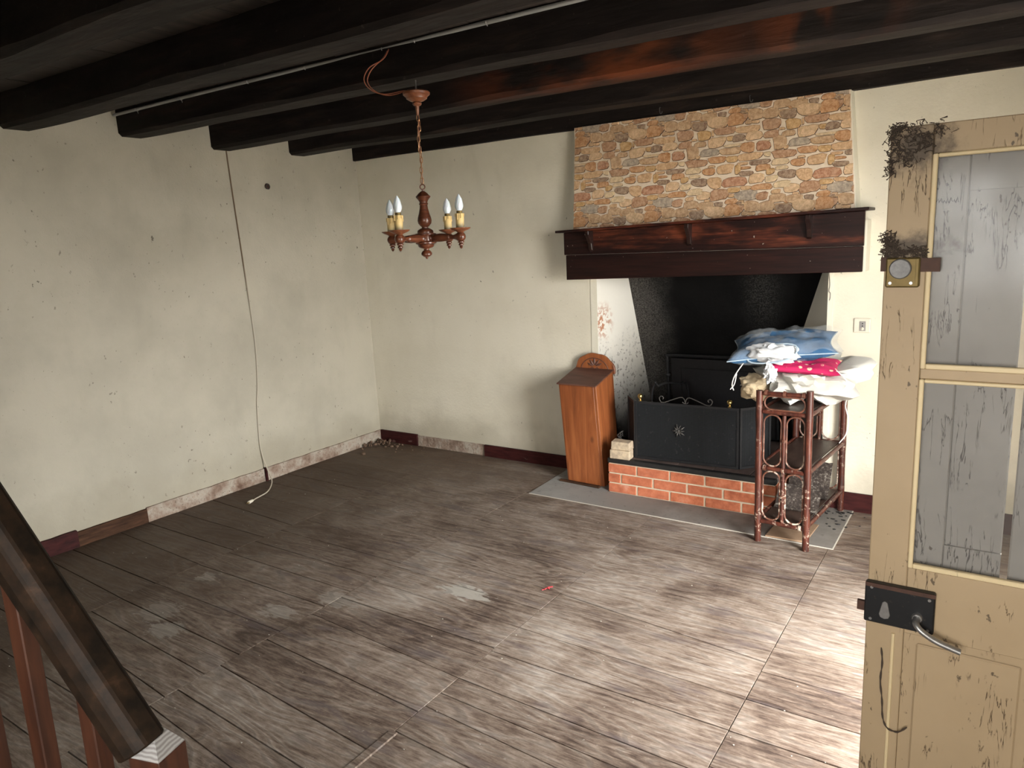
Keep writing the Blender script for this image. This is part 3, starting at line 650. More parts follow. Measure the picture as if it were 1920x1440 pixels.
# cast iron fireback
fb = thing('fireback', (2.72, .42, .2225), 'black cast iron fireback plate with a tube frame inside the fireplace', 'fireback')
fy = lambda z: .50 - .12 * (z - .22)
build('plate', MB().hexa([(2.40, fy(.2225) - .012, .2225), (3.10, fy(.2225) - .012, .2225), (3.10, fy(.2225), .2225), (2.40, fy(.2225), .2225), (2.40, fy(.745) - .012, .745), (3.10, fy(.745) - .012, .745), (3.10, fy(.745), .745), (2.40, fy(.745), .745)]), 'black_iron', fb)
build('frame_tube', MB().tube(cr([(2.372, fy(.225) - .02, .232), (2.375, fy(.5) - .02, .5), (2.378, fy(.73) - .02, .735), (2.40, fy(.76) - .02, .764), (2.7, fy(.77) - .02, .768), (3.08, fy(.77) - .02, .772), (3.105, fy(.75) - .02, .74), (3.11, fy(.225) - .02, .232)], 6), .011, 8), 'black_iron', fb)
build('hinge_ring', MB().lathe([(.017, -.012), (.02, -.006), (.02, .006), (.017, .012)], (2.376, fy(.62) - .02, .625), n=12), 'black_iron', fb)
build('raised_panel', MB().hexa([(2.47, fy(.3) - .02, .3), (3.03, fy(.3) - .02, .3), (3.03, fy(.3) - .011, .3), (2.47, fy(.3) - .011, .3), (2.47, fy(.68) - .02, .68), (3.03, fy(.68) - .02, .68), (3.03, fy(.68) - .011, .68), (2.47, fy(.68) - .011, .68)]), 'black_iron', fb, bevel=.004)
# andiron behind the screen's left end
an = thing('andiron', (2.46, .02, .2225), 'black iron andiron with a bent bar standing behind the fire screen', 'andiron')
build('upright', MB().tube(cr([(2.44, -.02, .2225), (2.445, -.02, .5), (2.45, -.02, .60), (2.47, -.02, .655), (2.485, -.02, .64)], 6), .008, 8).ball((2.47, -.02, .66), .012, 10), 'black_iron', an)
build('bar', MB().tube(cr([(2.485, -.015, .635), (2.53, .02, .655), (2.58, .10, .635), (2.60, .2, .6), (2.60, .25, .2325)], 6), .008, 8), 'black_iron', an)

# fire screen
scr = thing('fire_screen', (2.75, -.2, .2225), 'black folding mesh fire screen with brass ball finials and scrolled crest', 'fire screen')
sA, sB, sL, sR = V((2.437, -.259, 0)), V((3.066, -.226, 0)), V((2.332, -.125, 0)), V((3.20, -.07, 0))
szb, szt = .2265, .588
def panel(P, Q, name, dip=0):
    d = (Q - P).normalized(); nrm = V((d.y, -d.x, 0)); L = (Q - P).length
    def pt(u, z, o): q = P + d * u + nrm * o; return (q.x, q.y, z)
    def hx(u0, u1, z0, z1, o0, o1, zz=0): return MB().hexa([pt(u0, z0, o1), pt(u1, z0, o1), pt(u1, z0, o0), pt(u0, z0, o0), pt(u0, z1, o1), pt(u1, z1 - zz, o1), pt(u1, z1 - zz, o0), pt(u0, z1, o0)])
    pn = build(name, hx(.006, L - .006, szb + .012, szt - .008, -.001, .001), 'screen_mesh', scr)
    for (a, b, c, e) in ((0, L, szt - .014, szt), (0, L, szb, szb + .014), (0, .013, szb + .0142, szt - .0142), (L - .013, L, szb + .0142, szt - .0142)):
        build('frame_bar', hx(a, b, c, e, -.006, .006), 'black_iron', pn)
    return pn, pt, L
pn, spt, sL_ = panel(sA, sB, 'center_panel')
panel(sL, sA - V((.002, -.001, 0)), 'side_panel'); panel(sB + V((.002, .001, 0)), sR, 'side_panel')
for u in (.035, sL_ - .055):
    c = V(spt(u, szt, 0)); build('finial', MB().lathe([(.009, 0), (.011, .004), (.006, .009), (.006, .014), (.012, .019), (.016, .028), (.016, .036), (.010, .044), (.003, .047)], c, n=16), 'brass', scr, label='round brass finial')
def spiral(u0, z0, r0, a0, a1, n=16):
    return [spt(u0 + lerp(r0, r0 * .35, i / n) * math.cos(lerp(a0, a1, i / n)), z0 + lerp(r0, r0 * .35, i / n) * math.sin(lerp(a0, a1, i / n)), 0) for i in range(n + 1)]
um = sL_ * .50
for sg in (-1, 1):
    pts = [spt(um + sg * u, z, 0) for u, z in ((.018, szt + .012), (.004, szt + .003), (.002, szt + .018), (.012, szt + .036), (.03, szt + .040), (.08, szt + .022), (.125, szt + .004), (.150, szt + .006), (.160, szt + .026), (.148, szt + .040), (.134, szt + .032), (.138, szt + .022))]
    build('scroll', MB().tube(cr(pts, 5), .0032, 6), 'grey_wire', scr)
c0 = V(spt(sL_ * .44, .425, .002)); ros = MB()
dd_ = (sB - sA).normalized()
for i in range(10):
    a = 2 * PI * i / 10; tip = c0 + (dd_ * math.cos(a) + V((0, 0, 1)) * math.sin(a)) * (.042 if i % 2 else .034) + V((0, -.004, 0)); ros.tube([c0 + V((0, -.005, 0)), lerp(c0, tip, .6) + V((0, -.010, 0)), tip], [.003, .0048, .0015], 6)
ros.ball(c0 + V((0, -.008, 0)), .009, 10); build('rosette', ros, 'grey_wire', scr)

# pale bricks on the slab, wire tangle, box, wood strip, lino mat
build('loose_brick', MB().hexa([(2.297, -.338, .2245), (2.430, -.336, .2245), (2.424, -.262, .2245), (2.291, -.262, .2245), (2.297, -.338, .281), (2.430, -.336, .281), (2.424, -.262, .281), (2.291, -.262, .281)]), 'pale_brick', bevel=.004, label='pale yellowish brick lying on the hearth slab, underneath another', cat='brick', group='pale bricks on the hearth')
build('loose_brick', MB().hexa([(2.303, -.334, .2815), (2.428, -.330, .2815), (2.425, -.258, .2815), (2.297, -.260, .2815), (2.306, -.332, .334), (2.426, -.328, .332), (2.423, -.259, .334), (2.298, -.260, .336)]), 'pale_brick', bevel=.004, label='pale yellowish brick resting on top of another brick', cat='brick', group='pale bricks on the hearth')
random.seed(3); mb = MB()
for k in range(5):
    p = []; 
    for i in range(7): p.append((2.302 + random.uniform(-.02, .02), -.195 + random.uniform(-.02, .02), .228 + (.135 * i / 6 if k < 3 else random.uniform(.05, .14))))
    mb.tube(cr(p, 4), .0016, 5)
build('wire_tangle', mb, 'grey_wire', label='small tangle of thin grey wire standing beside the fire screen', cat='wire')

bx = thing('wooden_box', (2.08, -.15, .004), 'tall narrow orange-brown wooden box with a sloped lid and carved shell crest', 'box')
BXS = lambda x, y, z: (x - .05 * z + .0, y - .045 * z * max(0, min(1, (-y - .05) / .2)), z)
def bhex(x0, x1, y0, y1, z0, za, zb):   # za front top, zb back top
    return MB().hexa([BXS(x0, y0, z0), BXS(x1, y0, z0), BXS(x1, y1, z0), BXS(x0, y1, z0), BXS(x0, y0, za), BXS(x1, y0, za), BXS(x1, y1, zb), BXS(x0, y1, zb)])
build('front_board', bhex(1.962, 2.205, -.268, -.250, .005, .662, .667), 'box_wood', bx, bevel=.002)
build('side_board', bhex(2.206, 2.224, -.268, -.045, .005, .662, .722), 'box_wood', bx, bevel=.002)
build('side_board', bhex(1.956, 1.961, -.266, -.045, .005, .662, .722), 'box_wood', bx)
build('back_board', bhex(1.962, 2.205, -.062, -.045, .005, .72, .722), 'box_wood', bx)
build('lid', MB().hexa([BXS(1.948, -.282, .663), BXS(2.232, -.282, .663), BXS(2.232, -.046, .723), BXS(1.948, -.046, .723), BXS(1.948, -.282, .672), BXS(2.232, -.282, .672), BXS(2.232, -.046, .732), BXS(1.948, -.046, .732)]), 'lid_wood', bx, bevel=.002, label='dusty brown sloped lid')
ccx = 2.092; prof = []
for i in range(33):
    a = PI * i / 32; r = 1 + .045 * abs(math.sin(a * 4.5)); prof.append((ccx + .142 * r * math.cos(a) * (1 if abs(math.cos(a)) < .8 else 1), .70 + .128 * r * math.sin(a) ** .85))
cst = build('carved_crest', MB().prism([BXS(px_, -.045, pz_) for px_, pz_ in prof], (0, .018, 0)), 'box_wood', bx, bevel=.003, label='carved shell-shaped crest')
ptl = MB()
for a in (25, 55, 90, 125, 155):
    ar = math.radians(a); d = V((math.cos(ar), 0, math.sin(ar))); o0 = V(BXS(ccx, -.046, .742))
    ptl.tube([o0 + d * .012, o0 + d * .032, o0 + d * .056], [.003, .0105, .003], 6, flat=.9)
ptl.tube(cr([BXS(ccx - .03, -.046, .728), BXS(ccx - .018, -.046, .738), BXS(ccx, -.046, .728), BXS(ccx + .018, -.046, .738), BXS(ccx + .03, -.046, .728)], 5), .003, 6)
ptl.tube(cr([BXS(ccx + .1 * math.cos(t / 10 * PI), -.046, .715 + .085 * math.sin(t / 10 * PI)) for t in range(11)], 2), .003, 6)
build('shell_carving', ptl, 'lid_wood', cst)
build('wood_strip', MB().hexa([(1.90, -.292, .0042), (2.205, -.318, .0042), (2.208, -.290, .0042), (1.90, -.27, .0042), (1.90, -.292, .017), (2.205, -.318, .017), (2.208, -.290, .017), (1.90, -.27, .017)]), 'brown_board', bevel=.003, label='thin reddish wood strip lying on the grey mat before the box', cat='wood strip')
mat_ = thing('lino_mat', (2.7, -.3, 0), 'worn grey linoleum mat with pale edges laid around the brick hearth', 'floor mat')
def mquad(x0a, x1a, ya0, ya1, z): pass
build('sheet', MB().prism([(1.846, -.578, .0005), (3.646, -.606, .0005), (3.648, -.022, .0005), (3.306, -.022, .0005), (3.306, -.334, .0005), (2.272, -.334, .0005), (2.272, -.022, .0005), (1.826, -.022, .0005)], (0, 0, .0035)), 'lino', mat_)
build('edge', MB().hexa([(1.844, -.584, .0005), (3.650, -.612, .0005), (3.650, -.606, .0005), (1.844, -.578, .0005), (1.844, -.584, .0035), (3.650, -.612, .0035), (3.650, -.606, .0035), (1.844, -.578, .0035)]), 'lino_edge', mat_)
build('edge', MB().box(3.648, 3.654, -.612, -.022, .0005, .0035), 'lino_edge', mat_)

# ================================================================== RATTAN SHELF
sh = thing('rattan_shelf', (3.44, -.34, .004), 'worn reddish rattan shelf unit with looped cane ends loaded with bags', 'shelf')
FL, FR, RR, RLg = V((3.297, -.662, 0)), V((3.538, -.684, 0)), V((3.588, -.045, 0)), V((3.335, -.040, 0))
def Z(p, z): return V((p.x, p.y, z))
LT = lambda p: .0 if p.y < -.605 else .0045
for p, top, lean in ((FL, .795, -.004), (FR, .812, -.002), (RR, .80, -.003), (RLg, .80, 0)):
    z0 = LT(p); path = [(p.x + lean * t, p.y, lerp(z0, top, t)) for t in [i / 12 for i in range(13)]]
    build('leg', MB().tube(path, [.0165 + (.0018 if i in (2, 6, 10) else 0) for i in range(13)], 12), 'rattan', sh)
def endframe(A, B):
    d = (B - A).normalized(); L = (B - A).length
    def pt(u, z): q = A + d * u; return V((q.x, q.y, z))
    for z, r in ((.787, .0115), (.690, .0115), (.398, .0115), (.112, .0115)):
        build('rail', MB().tube([pt(.016, z - (.004 if z > .7 else 0)), pt(L - .016, z)], r, 10), 'rattan', sh)
    build('center_post', MB().tube([pt(L / 2, .679), pt(L / 2, .409)], .0095, 10), 'rattan', sh)
    build('center_post', MB().tube([pt(L / 2, .387), pt(L / 2, .123)], .0095, 10), 'rattan', sh)
    def ring(u0, u1, z0, z1):
        r = min(u1 - u0, z1 - z0) / 2; p = []; cx_, cz_ = (u0 + u1) / 2, (z0 + z1) / 2; ax, az = (u1 - u0) / 2 - r, (z1 - z0) / 2 - r
        for i in range(28):
            a = 2 * PI * (i + .5) / 28; p.append(pt(cx_ + r * math.cos(a) + (ax if math.cos(a) > 0 else -ax), cz_ + r * math.sin(a) + (az if math.sin(a) > 0 else -az)))
        build('cane_loop', MB().tube(p, .0046, 7, True), 'cane', sh)
    ring(.022, L - .022, .702, .772)
    for z0, z1 in ((.412, .676), (.126, .384)):
        ring(.021, L / 2 - .013, z0, z1); ring(L / 2 + .013, L - .021, z0, z1)
    for u, z in ((.03, .787), (L / 2, .787), (L - .03, .787), (L / 2, .55), (L / 2, .26), (L / 2, .398), (.03, .398), (L - .03, .112)):
        mb = MB()
        hor = not (z in (.55, .26))
        for k in range(3):
            o = (k - 1) * .005; c = pt(u + (o if hor else 0), z + (0 if hor else o)); ax = d if hor else V((0, 0, 1))
            e = ax.orthogonal().normalized(); g = ax.cross(e); mb.tube([c + (e * math.cos(a) + g * math.sin(a)) * .0128 for a in [2 * PI * i / 12 for i in range(12)]], .0022, 5, True)
        build('binding', mb, 'cane', sh)
endframe(FL, FR); endframe(RLg, RR)
for z, th in ((.688, .010), (.398, .010), (.118, .010)):
    a, b, c, d = (Z(p, z) for p in (FL, FR, RR, RLg))
    i_ = .018; a2, b2, c2, d2 = a + V((i_, .0, 0)), b + V((-i_, 0, 0)), c + V((-i_, -.0, 0)), d + V((i_, 0, 0))
    off = V((0, .012, 0)); q = [a2 + off, b2 + off, c2 - off, d2 - off]
    build('shelf_board', MB().hexa([tuple(p) for p in q] + [tuple(p + V((0, 0, th))) for p in q]), 'shelf_board', sh, bevel=.002)
    build('side_rail', MB().tube([b + V((0, .016, .002)), c + V((0, -.016, .002))], .0115, 10), 'rattan', sh)
    build('side_rail', MB().tube([a + V((0, .016, .002)), d + V((0, -.016, .002))], .0115, 10), 'rattan', sh)
# flaking sheet curled on the bottom shelf, cardboard underneath
def curl(u, v):
    x = lerp(3.335, 3.55, u); t = v * 1.0
    y = -.50 + .40 * t; z = .1335 + .105 * math.exp(-((t - .30) / .16) ** 2) * (1 - .25 * u) + .16 * max(0, t - .72) / .28 + .006 * N3(x * 20, y * 20, 3)
    return (x, y, max(z, .133))
mb = MB().grid(curl, 10, 26); n0 = len(mb.v); mb2 = MB().grid(lambda u, v: tuple(V(curl(u, v)) + V((0, 0, -.004 if curl(u, v)[2] > .138 else -.0035))), 10, 26)
mb.add(mb2.v, mb2.f); build('curled_sheet', mb, 'flaking_sheet', label='curled dark sheet with flaking white coating on the bottom shelf', cat='sheet')
build('cardboard_piece', MB().hexa([(3.32, -.60, .0045), (3.52, -.60, .0045), (3.53, -.33, .0045), (3.33, -.31, .0045), (3.32, -.60, .010), (3.52, -.60, .016), (3.53, -.33, .010), (3.33, -.31, .010)]), 'cardboard', label='flat brown cardboard piece on the mat under the shelf', cat='cardboard')

# ================================================================== BAGS ON THE SHELF
def blob(c, r, spikes, fold=.12, seed=0, zmin=None, sub=4):
    bm = bmesh.new(); bmesh.ops.create_icosphere(bm, subdivisions=sub, radius=1); mb = MB(); mb.sm = True
    for v in bm.verts:
        d = v.co.normalized(); k = 1.0
        for (sd, amt, sharp) in spikes: k += amt * math.exp(-sharp * (1 - d.dot(V(sd).normalized())))
        f = noise.turbulence(V((d.x * 1.6 + seed, d.y * 1.6, d.z * 2.4)), 4, False, noise_basis='PERLIN_ORIGINAL', amplitude_scale=.5, frequency_scale=2.1)
        rid = 1 - abs(N3(d.x * 2.3 + seed * 3, d.y * 2.3, d.z * 1.1)) * 2
        k *= 1 + fold * (f - .4) + fold * .5 * (rid - .5)
        p = V((c[0] + r[0] * d.x * k, c[1] + r[1] * d.y * k, c[2] + r[2] * d.z * k))
        if zmin is not None and p.z < zmin: p.z = zmin + (zmin - p.z) * .0
        mb.v.append(p)
    bm.verts.index_update(); mb.f = [tuple(v.index for v in f.verts) for f in bm.faces]; bm.free(); return mb
smb = blob((3.425, -.345, .823), (.245, .275, .142), [((1, .25, .25), .32, 7), ((.9, -.55, -.3), .25, 9), ((-.95, -.4, -.1), .22, 9), ((.1, -1, -.75), .22, 8), ((.2, .6, .8), .08, 4)], .42, 4, .6995)
for v in smb.v:          # pressed down by the cushions, pushed aside by the tan bundle
    rr_ = math.hypot((v.x - 3.39) / .23, (v.y + .42) / .18); v.z = min(v.z, .866 + .16 * max(0, rr_ - 1) + .004 * N3(v.x * 20, v.y * 20, 1))
    if v.y < -.41: v.x = max(v.x, 3.312 - .5 * max(0, v.y + .46))
sack = build('fabric_sack', smb, 'sack_white', smooth=True, label='large crumpled white fabric sack lying on top of the rattan shelf', cat='sack')
build('tan_bag', blob((3.235, -.50, .775), (.080, .085, .070), [((-.9, -.3, .6), .22, 4), ((.4, -.8, -.6), .2, 5)], .26, 9, .6995), 'tan_cloth', smooth=True, label='crumpled tan cloth bundle stuffed beside the white sack', cat='cloth')
def pillow(c, a, b, t, M, seed=0, pinch=.12, wr=.012, nu=36, nv=30):
    mb = MB(); c = V(c)
    for sgn in (1, -1):
        def fn(u, v):
            uu, vv = u * 2 - 1, v * 2 - 1
            x_ = a * uu * (1 - pinch * math.cos(vv * PI / 2)); y_ = b * vv * (1 - pinch * math.cos(uu * PI / 2))
            e = max(0, (1 - uu ** 4) * (1 - vv ** 4)); h = t * e ** .55
            h += wr * N3(uu * 3 + seed, vv * 3, sgn) * e ** .5 * 1.6 + wr * .8 * abs(N3(uu * 7 + seed, vv * 7, sgn + 4)) * e ** .5
            return c + M @ V((x_, y_, sgn * max(h, 0)))
        mb.grid(fn, nu, nv)
    return mb
Rm = lambda ax, ay, az: (Matrix.Rotation(math.radians(az), 3, 'Z') @ Matrix.Rotation(math.radians(ay), 3, 'Y') @ Matrix.Rotation(math.radians(ax), 3, 'X'))
mp_ = build('magenta_pillow', pillow((3.45, -.44, .896), .180, .14, .026, Rm(6, 3, 8), 5, .12, .006), 'magenta_print', label='bright magenta flower-printed cushion squeezed between sack and blue pillow', cat='pillow')
blue = thing('blue_pillow', (3.335, -.40, .90), 'torn blue denim pillow with white stuffing bulging out, topmost on the shelf', 'pillow')
BM_ = Rm(9, -6, 10); bc = V((3.335, -.39, .978))
build('pillow_cover', pillow(bc, .262, .185, .054, BM_, 2, .13, .013), 'denim_blue', blue)
seam = [bc + BM_ @ V((.262 * u * (1 - .13 * math.cos(v * PI / 2)), .185 * v * (1 - .13 * math.cos(u * PI / 2)), 0)) for u, v in [(-1 + 2 * i / 20, -1) for i in range(20)] + [(1, -1 + 2 * i / 16) for i in range(16)] + [(1 - 2 * i / 20, 1) for i in range(20)] + [(-1, 1 - 2 * i / 16) for i in range(16)]]
build('piping', MB().tube(seam, .0034, 6, True), 'denim_trim', blue)
fc = V((3.325, -.552, .968))
opn = [fc + V((.122 * math.cos(a) + .004 * math.sin(3 * a), -.022 + .022 * math.sin(a), .050 * math.sin(a) * (1 + .15 * math.cos(2 * a)) + .020 * math.cos(a))) for a in [2 * PI * i / 26 for i in range(26)]]
build('torn_edge', MB().tube(opn, .0042, 6, True), 'denim_trim', blue)
build('stuffing', blob(fc + V((0, -.004, 0)), (.122, .060, .058), [((-1, 0, -.15), .1, 5), ((1, 0, .2), .1, 5)], .32, 7), 'fluff_white', blue, smooth=True, label='white fibre stuffing')
build('stuffing', blob(V((3.325, -.60, .868)), (.036, .03, .05), [((0, 0, 1), .2, 4)], .5, 17), 'fluff_white', blue, smooth=True)
build('plastic_wrap', pillow(bc + V((.012, .01, .008)), .275, .19, .060, BM_, 31, .11, .02), 'clear_plastic', blue, label='crumpled clear plastic wrapping')
build('drawstring', MB().tube(cr([(3.62, -.52, .89), (3.665, -.53, .85), (3.675, -.50, .78), (3.655, -.44, .70), (3.665, -.40, .62), (3.66, -.42, .55), (3.63, -.42, .50)], 6), .0028, 6), 'string_white', sack)
build('drawstring', MB().tube(cr([(3.19, -.535, .928), (3.165, -.565, .885), (3.14, -.575, .84), (3.128, -.575, .795), (3.135, -.57, .765)], 6), .003, 6).tube(cr([(3.15, -.57, .855), (3.14, -.575, .80), (3.12, -.58, .77)], 6), .0028, 6), 'string_white', blue)

# ================================================================== CHANDELIER
HX, HY_ = 2.175, -1.825
cu = V((-.647, .763, 0)); crt = V((.763, .647, 0))          # away from / across the line of sight
ch_ = thing('chandelier', (HX, HY_, 1.52), 'turned brown wooden chandelier with four candle-shaped bulbs on a long chain', 'chandelier')
bz2 = 2.255
build('canopy', MB().lathe([(.006, 2.208), (.052, 2.208), (.057, 2.203), (.056, 2.195), (.045, 2.186), (.043, 2.179), (.028, 2.170), (.016, 2.166), (.020, 2.160), (.016, 2.153), (.009, 2.150), (.006, 2.118), (.003, 2.112)], (HX, HY_, 0), n=24), 'plate_wood', ch_)
build('ceiling_hook', MB().tube([(HX, HY_, 2.207), (HX, HY_, bz2 - .002)], .004, 6), 'grey_wire', ch_)
nl = 13; z0, z1 = 2.114, 1.838; lh = (z0 - z1) / nl
for i in range(nl):
    zc = z0 - lh * (i + .5); a = math.radians(20 + 90 * (i % 2) + random.uniform(-15, 15)); e = V((math.cos(a), math.sin(a), 0)); hl = lh * .5 + .0035; p = []
    sway = V((.004 * math.sin(i * .9), .003 * math.cos(i), 0)) if 0 < i < nl - 1 else V((0, 0, 0))
    for k in range(14):
        t = 2 * PI * k / 14; p.append(V((HX, HY_, zc)) + sway + e * .0062 * math.cos(t) + V((0, 0, hl * math.copysign(abs(math.sin(t)) ** .7, math.sin(t)))))
    build('chain_link', MB().tube(p, .0018, 5, True), 'chain_brass', ch_)
build('chain_wire', MB().tube(cr([(HX + .004 * math.sin(k * 1.3), HY_ + .004 * math.cos(k * 1.7), lerp(2.112, 1.83, k / 8)) for k in range(9)], 4), .0016, 5), 'copper_wire', ch_)
build('top_ring', MB().tube([V((HX, HY_, 1.8225)) + (crt * math.cos(t) + V((0, 0, 1)) * math.sin(t)) * .0105 for t in [2 * PI * k / 16 for k in range(16)]], .0026, 6, True).tube([(HX, HY_, 1.812), (HX, HY_, 1.798)], .004, 8), 'turned_wood', ch_)
build('column', MB().lathe([(.004, 1.806), (.010, 1.803), (.020, 1.795), (.026, 1.788), (.032, 1.783), (.030, 1.778), (.022, 1.769), (.0175, 1.761), (.017, 1.756), (.0195, 1.753), (.0195, 1.750), (.0165, 1.747), (.018, 1.733), (.023, 1.712), (.0285, 1.695), (.0305, 1.682), (.028, 1.670), (.020, 1.660), (.014, 1.655), (.014, 1.651), (.022, 1.648), (.033, 1.641), (.035, 1.634), (.034, 1.629), (.0457, 1.627), (.046, 1.623), (.033, 1.621), (.030, 1.617), (.030, 1.597), (.033, 1.594), (.045, 1.590), (.045, 1.585), (.036, 1.581), (.033, 1.572), (.026, 1.567), (.012, 1.563), (.011, 1.557), (.018, 1.553), (.0235, 1.545), (.023, 1.537), (.014, 1.530), (.006, 1.528), (.006, 1.524), (.002, 1.519)], (HX, HY_, 0), n=28), 'turned_wood', ch_)
for k, (lat, dep) in enumerate(((-.107, -.146), (-.148, .104), (.104, .146), (.146, -.104))):
    d = (crt * lat + cu * dep); R = d.length; d.normalize(); E = V((HX, HY_, 0)) + d * R
    arm = build('arm', MB().lathe([(.012, .024), (.016, .032), (.012, .038), (.014, .043), (.0165, .052), (.018, .075), (.016, .100), (.012, .118), (.014, .124), (.010, .130), (.009, .146), (.014, R - .020), (.019, R - .010), (.0205, R), (.019, R + .010), (.012, R + .018), (.003, R + .021)], (HX, HY_, 1.607), d, 18), 'turned_wood', ch_)
    build('arm_finial', MB().lathe([(.006, 1.592), (.014, 1.587), (.014, 1.583), (.007, 1.580), (.011, 1.576), (.011, 1.572), (.005, 1.569), (.0075, 1.565), (.004, 1.560), (.001, 1.557)], E, n=14), 'turned_wood', arm)
    build('drip_plate', MB().lathe([(.010, 1.622), (.016, 1.628), (.034, 1.635), (.043, 1.641), (.044, 1.644), (.036, 1.641), (.018, 1.638), (.004, 1.638)], E, n=24), 'plate_wood', arm)
    cs = build('candle_sleeve', MB().lathe([(.017, 1.6385), (.0175, 1.645), (.0175, 1.700), (.015, 1.703), (.006, 1.703)], E, n=20), 'candle', arm)
    dr = MB()
    for q in range(7):
        a = 2 * PI * q / 7 + k; ln = .012 + .018 * ((q * 37 + k * 11) % 10) / 10; o = E + V((math.cos(a), math.sin(a), 0)) * .0176
        dr.tube([o + V((0, 0, 1.702)), o + V((0, 0, 1.702 - ln * .6)), o + V((0, 0, 1.702 - ln))], [.0032, .0027, .0036], 6)
    build('wax_drip', dr, 'wax', cs)
    build('bulb_socket', MB().lathe([(.011, 1.7025), (.0125, 1.705), (.0125, 1.712), (.010, 1.714)], E, n=16), 'old_brass', arm)
    mb = MB(); mb.sm = True; prof = [(.009, 0), (.0135, .006), (.0162, .016), (.0165, .026), (.0148, .038), (.0112, .050), (.0065, .060), (.0028, .066), (.0006, .068)]; nn = 24
    for (r, h) in prof:
        for j in range(nn):
            t = 2 * PI * j / nn; rr = r * (1 + .11 * math.sin(8 * (t - h * 22)) * (1 if .008 < h < .058 else 0)); mb.v.append(E + V((rr * math.cos(t), rr * math.sin(t), 1.7135 + h)))
    for i in range(len(prof) - 1):
        for j in range(nn): mb.f.append((i * nn + j, i * nn + (j + 1) % nn, (i + 1) * nn + (j + 1) % nn, (i + 1) * nn + j))
    mb.f.append(tuple(range(nn))[::-1]); build('bulb', mb, 'bulb_glass', arm, label='white twisted candle bulb')
# supply wires from the conduit
build('supply_wire', MB().tube(cr([(2.055, -1.838, 2.398), (2.035, -1.86, 2.355), (2.005, -1.90, 2.31), (1.985, -1.91, 2.265), (2.01, -1.90, 2.225), (2.06, -1.87, 2.203), (2.13, -1.84, 2.212), (HX - .01, HY_, 2.2085)], 6), .0022, 6)
      .tube(cr([(2.06, -1.84, 2.398), (2.042, -1.866, 2.35), (2.0, -1.91, 2.315), (1.975, -1.92, 2.27), (2.0, -1.91, 2.228), (2.05, -1.88, 2.208), (2.13, -1.85, 2.214), (HX - .01, HY_ - .004, 2.2085)], 6), .0022, 6), 'copper_wire', ch_, label='loose copper-coloured supply wires')

# conduit along the beam
co = thing('conduit', (2.2, -1.85, CH - .02), 'thin grey plastic electrical conduit clipped along a ceiling beam', 'conduit')
cpts = [(-.005, -1.892, 2.382), (.6, -1.876, 2.390), (1.22, -1.855, 2.396), (2.05, -1.838, 2.399), (2.56, -1.840, 2.401), (3.2, -1.838, 2.401), (RW - .002, -1.825, 2.401)]
build('pipe', MB().tube(cr(cpts, 4), .0085, 10), 'grey_conduit', co)
for xx in (.22, .62, 1.15, 1.55, 2.02, 2.2, 2.56, 3.1, 3.6, 4.2):
    i = max(k for k in range(len(cpts)) if cpts[k][0] <= xx); t = (xx - cpts[i][0]) / (cpts[i + 1][0] - cpts[i][0]); y = lerp(cpts[i][1], cpts[i + 1][1], t); z = lerp(cpts[i][2], cpts[i + 1][2], t)
    build('clip', MB().tube([(xx, y + .010 * math.cos(a), z + .010 * math.sin(a)) for a in [math.radians(-200 + 25 * k) for k in range(9)]], .0022, 5).tube([(xx, y + .002, z - .010), (xx, y + .006, z - .022)], .002, 5), 'grey_conduit', co)

# cord hanging down the left wall, ring, socket, hooks
cord = thing('power_cord', (.1, -1.2, 0), 'thin power cord hanging down the scuffed wall with a white plug on the floor', 'cord')
lw = lambda y, z: (LX(z) + .0055, y, z)
build('cable', MB().tube(cr([lw(-1.172, 2.247), lw(-1.161, 1.911), lw(-1.143, 1.421), lw(-1.130, .983), lw(-1.150, .70), lw(-1.176, .541), lw(-1.192, .30), (LX(.2) + .012, -1.19, .2), (.06, -1.186, .10), (.13, -1.21, .03), (.20, -1.28, .0075), (.262, -1.361, .0065), (.285, -1.43, .006), (.30, -1.48, .0065), (.318, -1.51, .008)], 7), .0042, 7), 'cord_beige', cord)
build('plug', MB().tube([(.318, -1.51, .011), (.324, -1.522, .011), (.330, -1.545, .011), (.333, -1.556, .011)], [.005, .009, .0105, .010], 10), 'cream_plastic', cord, label='white plug')
build('plug_pin', MB().tube([(.330, -1.556, .011), (.336, -1.574, .011)], .0022, 6).tube([(.340, -1.553, .011), (.346, -1.571, .011)], .0022, 6), 'brass', cord)
rg = V((LX(2.03), -.875, 2.027)); wr_ = thing('wall_ring', rg, 'small dark metal ring fixed high on the scuffed wall', 'wall ring')
build('plate', MB().lathe([(.020, .0), (.020, .004), (.014, .006)], rg, (1, 0, 0), 16), 'rusty_iron', wr_)
build('ring', MB().tube([rg + V((.010, .015 * math.cos(a), .017 * math.sin(a) - .002)) for a in [2 * PI * k / 18 for k in range(18)]], .0035, 6, True), 'grey_wire', wr_)
sk = thing('wall_socket', (3.652, 0, 1.01), 'cream square wall socket with a grey metal insert beside the fireplace', 'socket')
build('cover_plate', MB().box(3.610, 3.694, -.009, -.0002, 1.012, 1.090), 'cream_plastic', sk, bevel=.006, segs=2)
ins = build('insert', MB().box(3.639, 3.669, -.0125, -.009, 1.022, 1.074), 'steel', sk, bevel=.001)
for zz in (1.062, 1.049): build('pin_hole', MB().lathe([(.0035, 0), (.0035, .001)], (3.654, -.0126, zz), (0, -1, 0), 10), 'black_iron', ins)
build('rocker', MB().ball((3.654, -.0125, 1.034), (.0085, .004, .0085), 12), 'cream_plastic', ins)
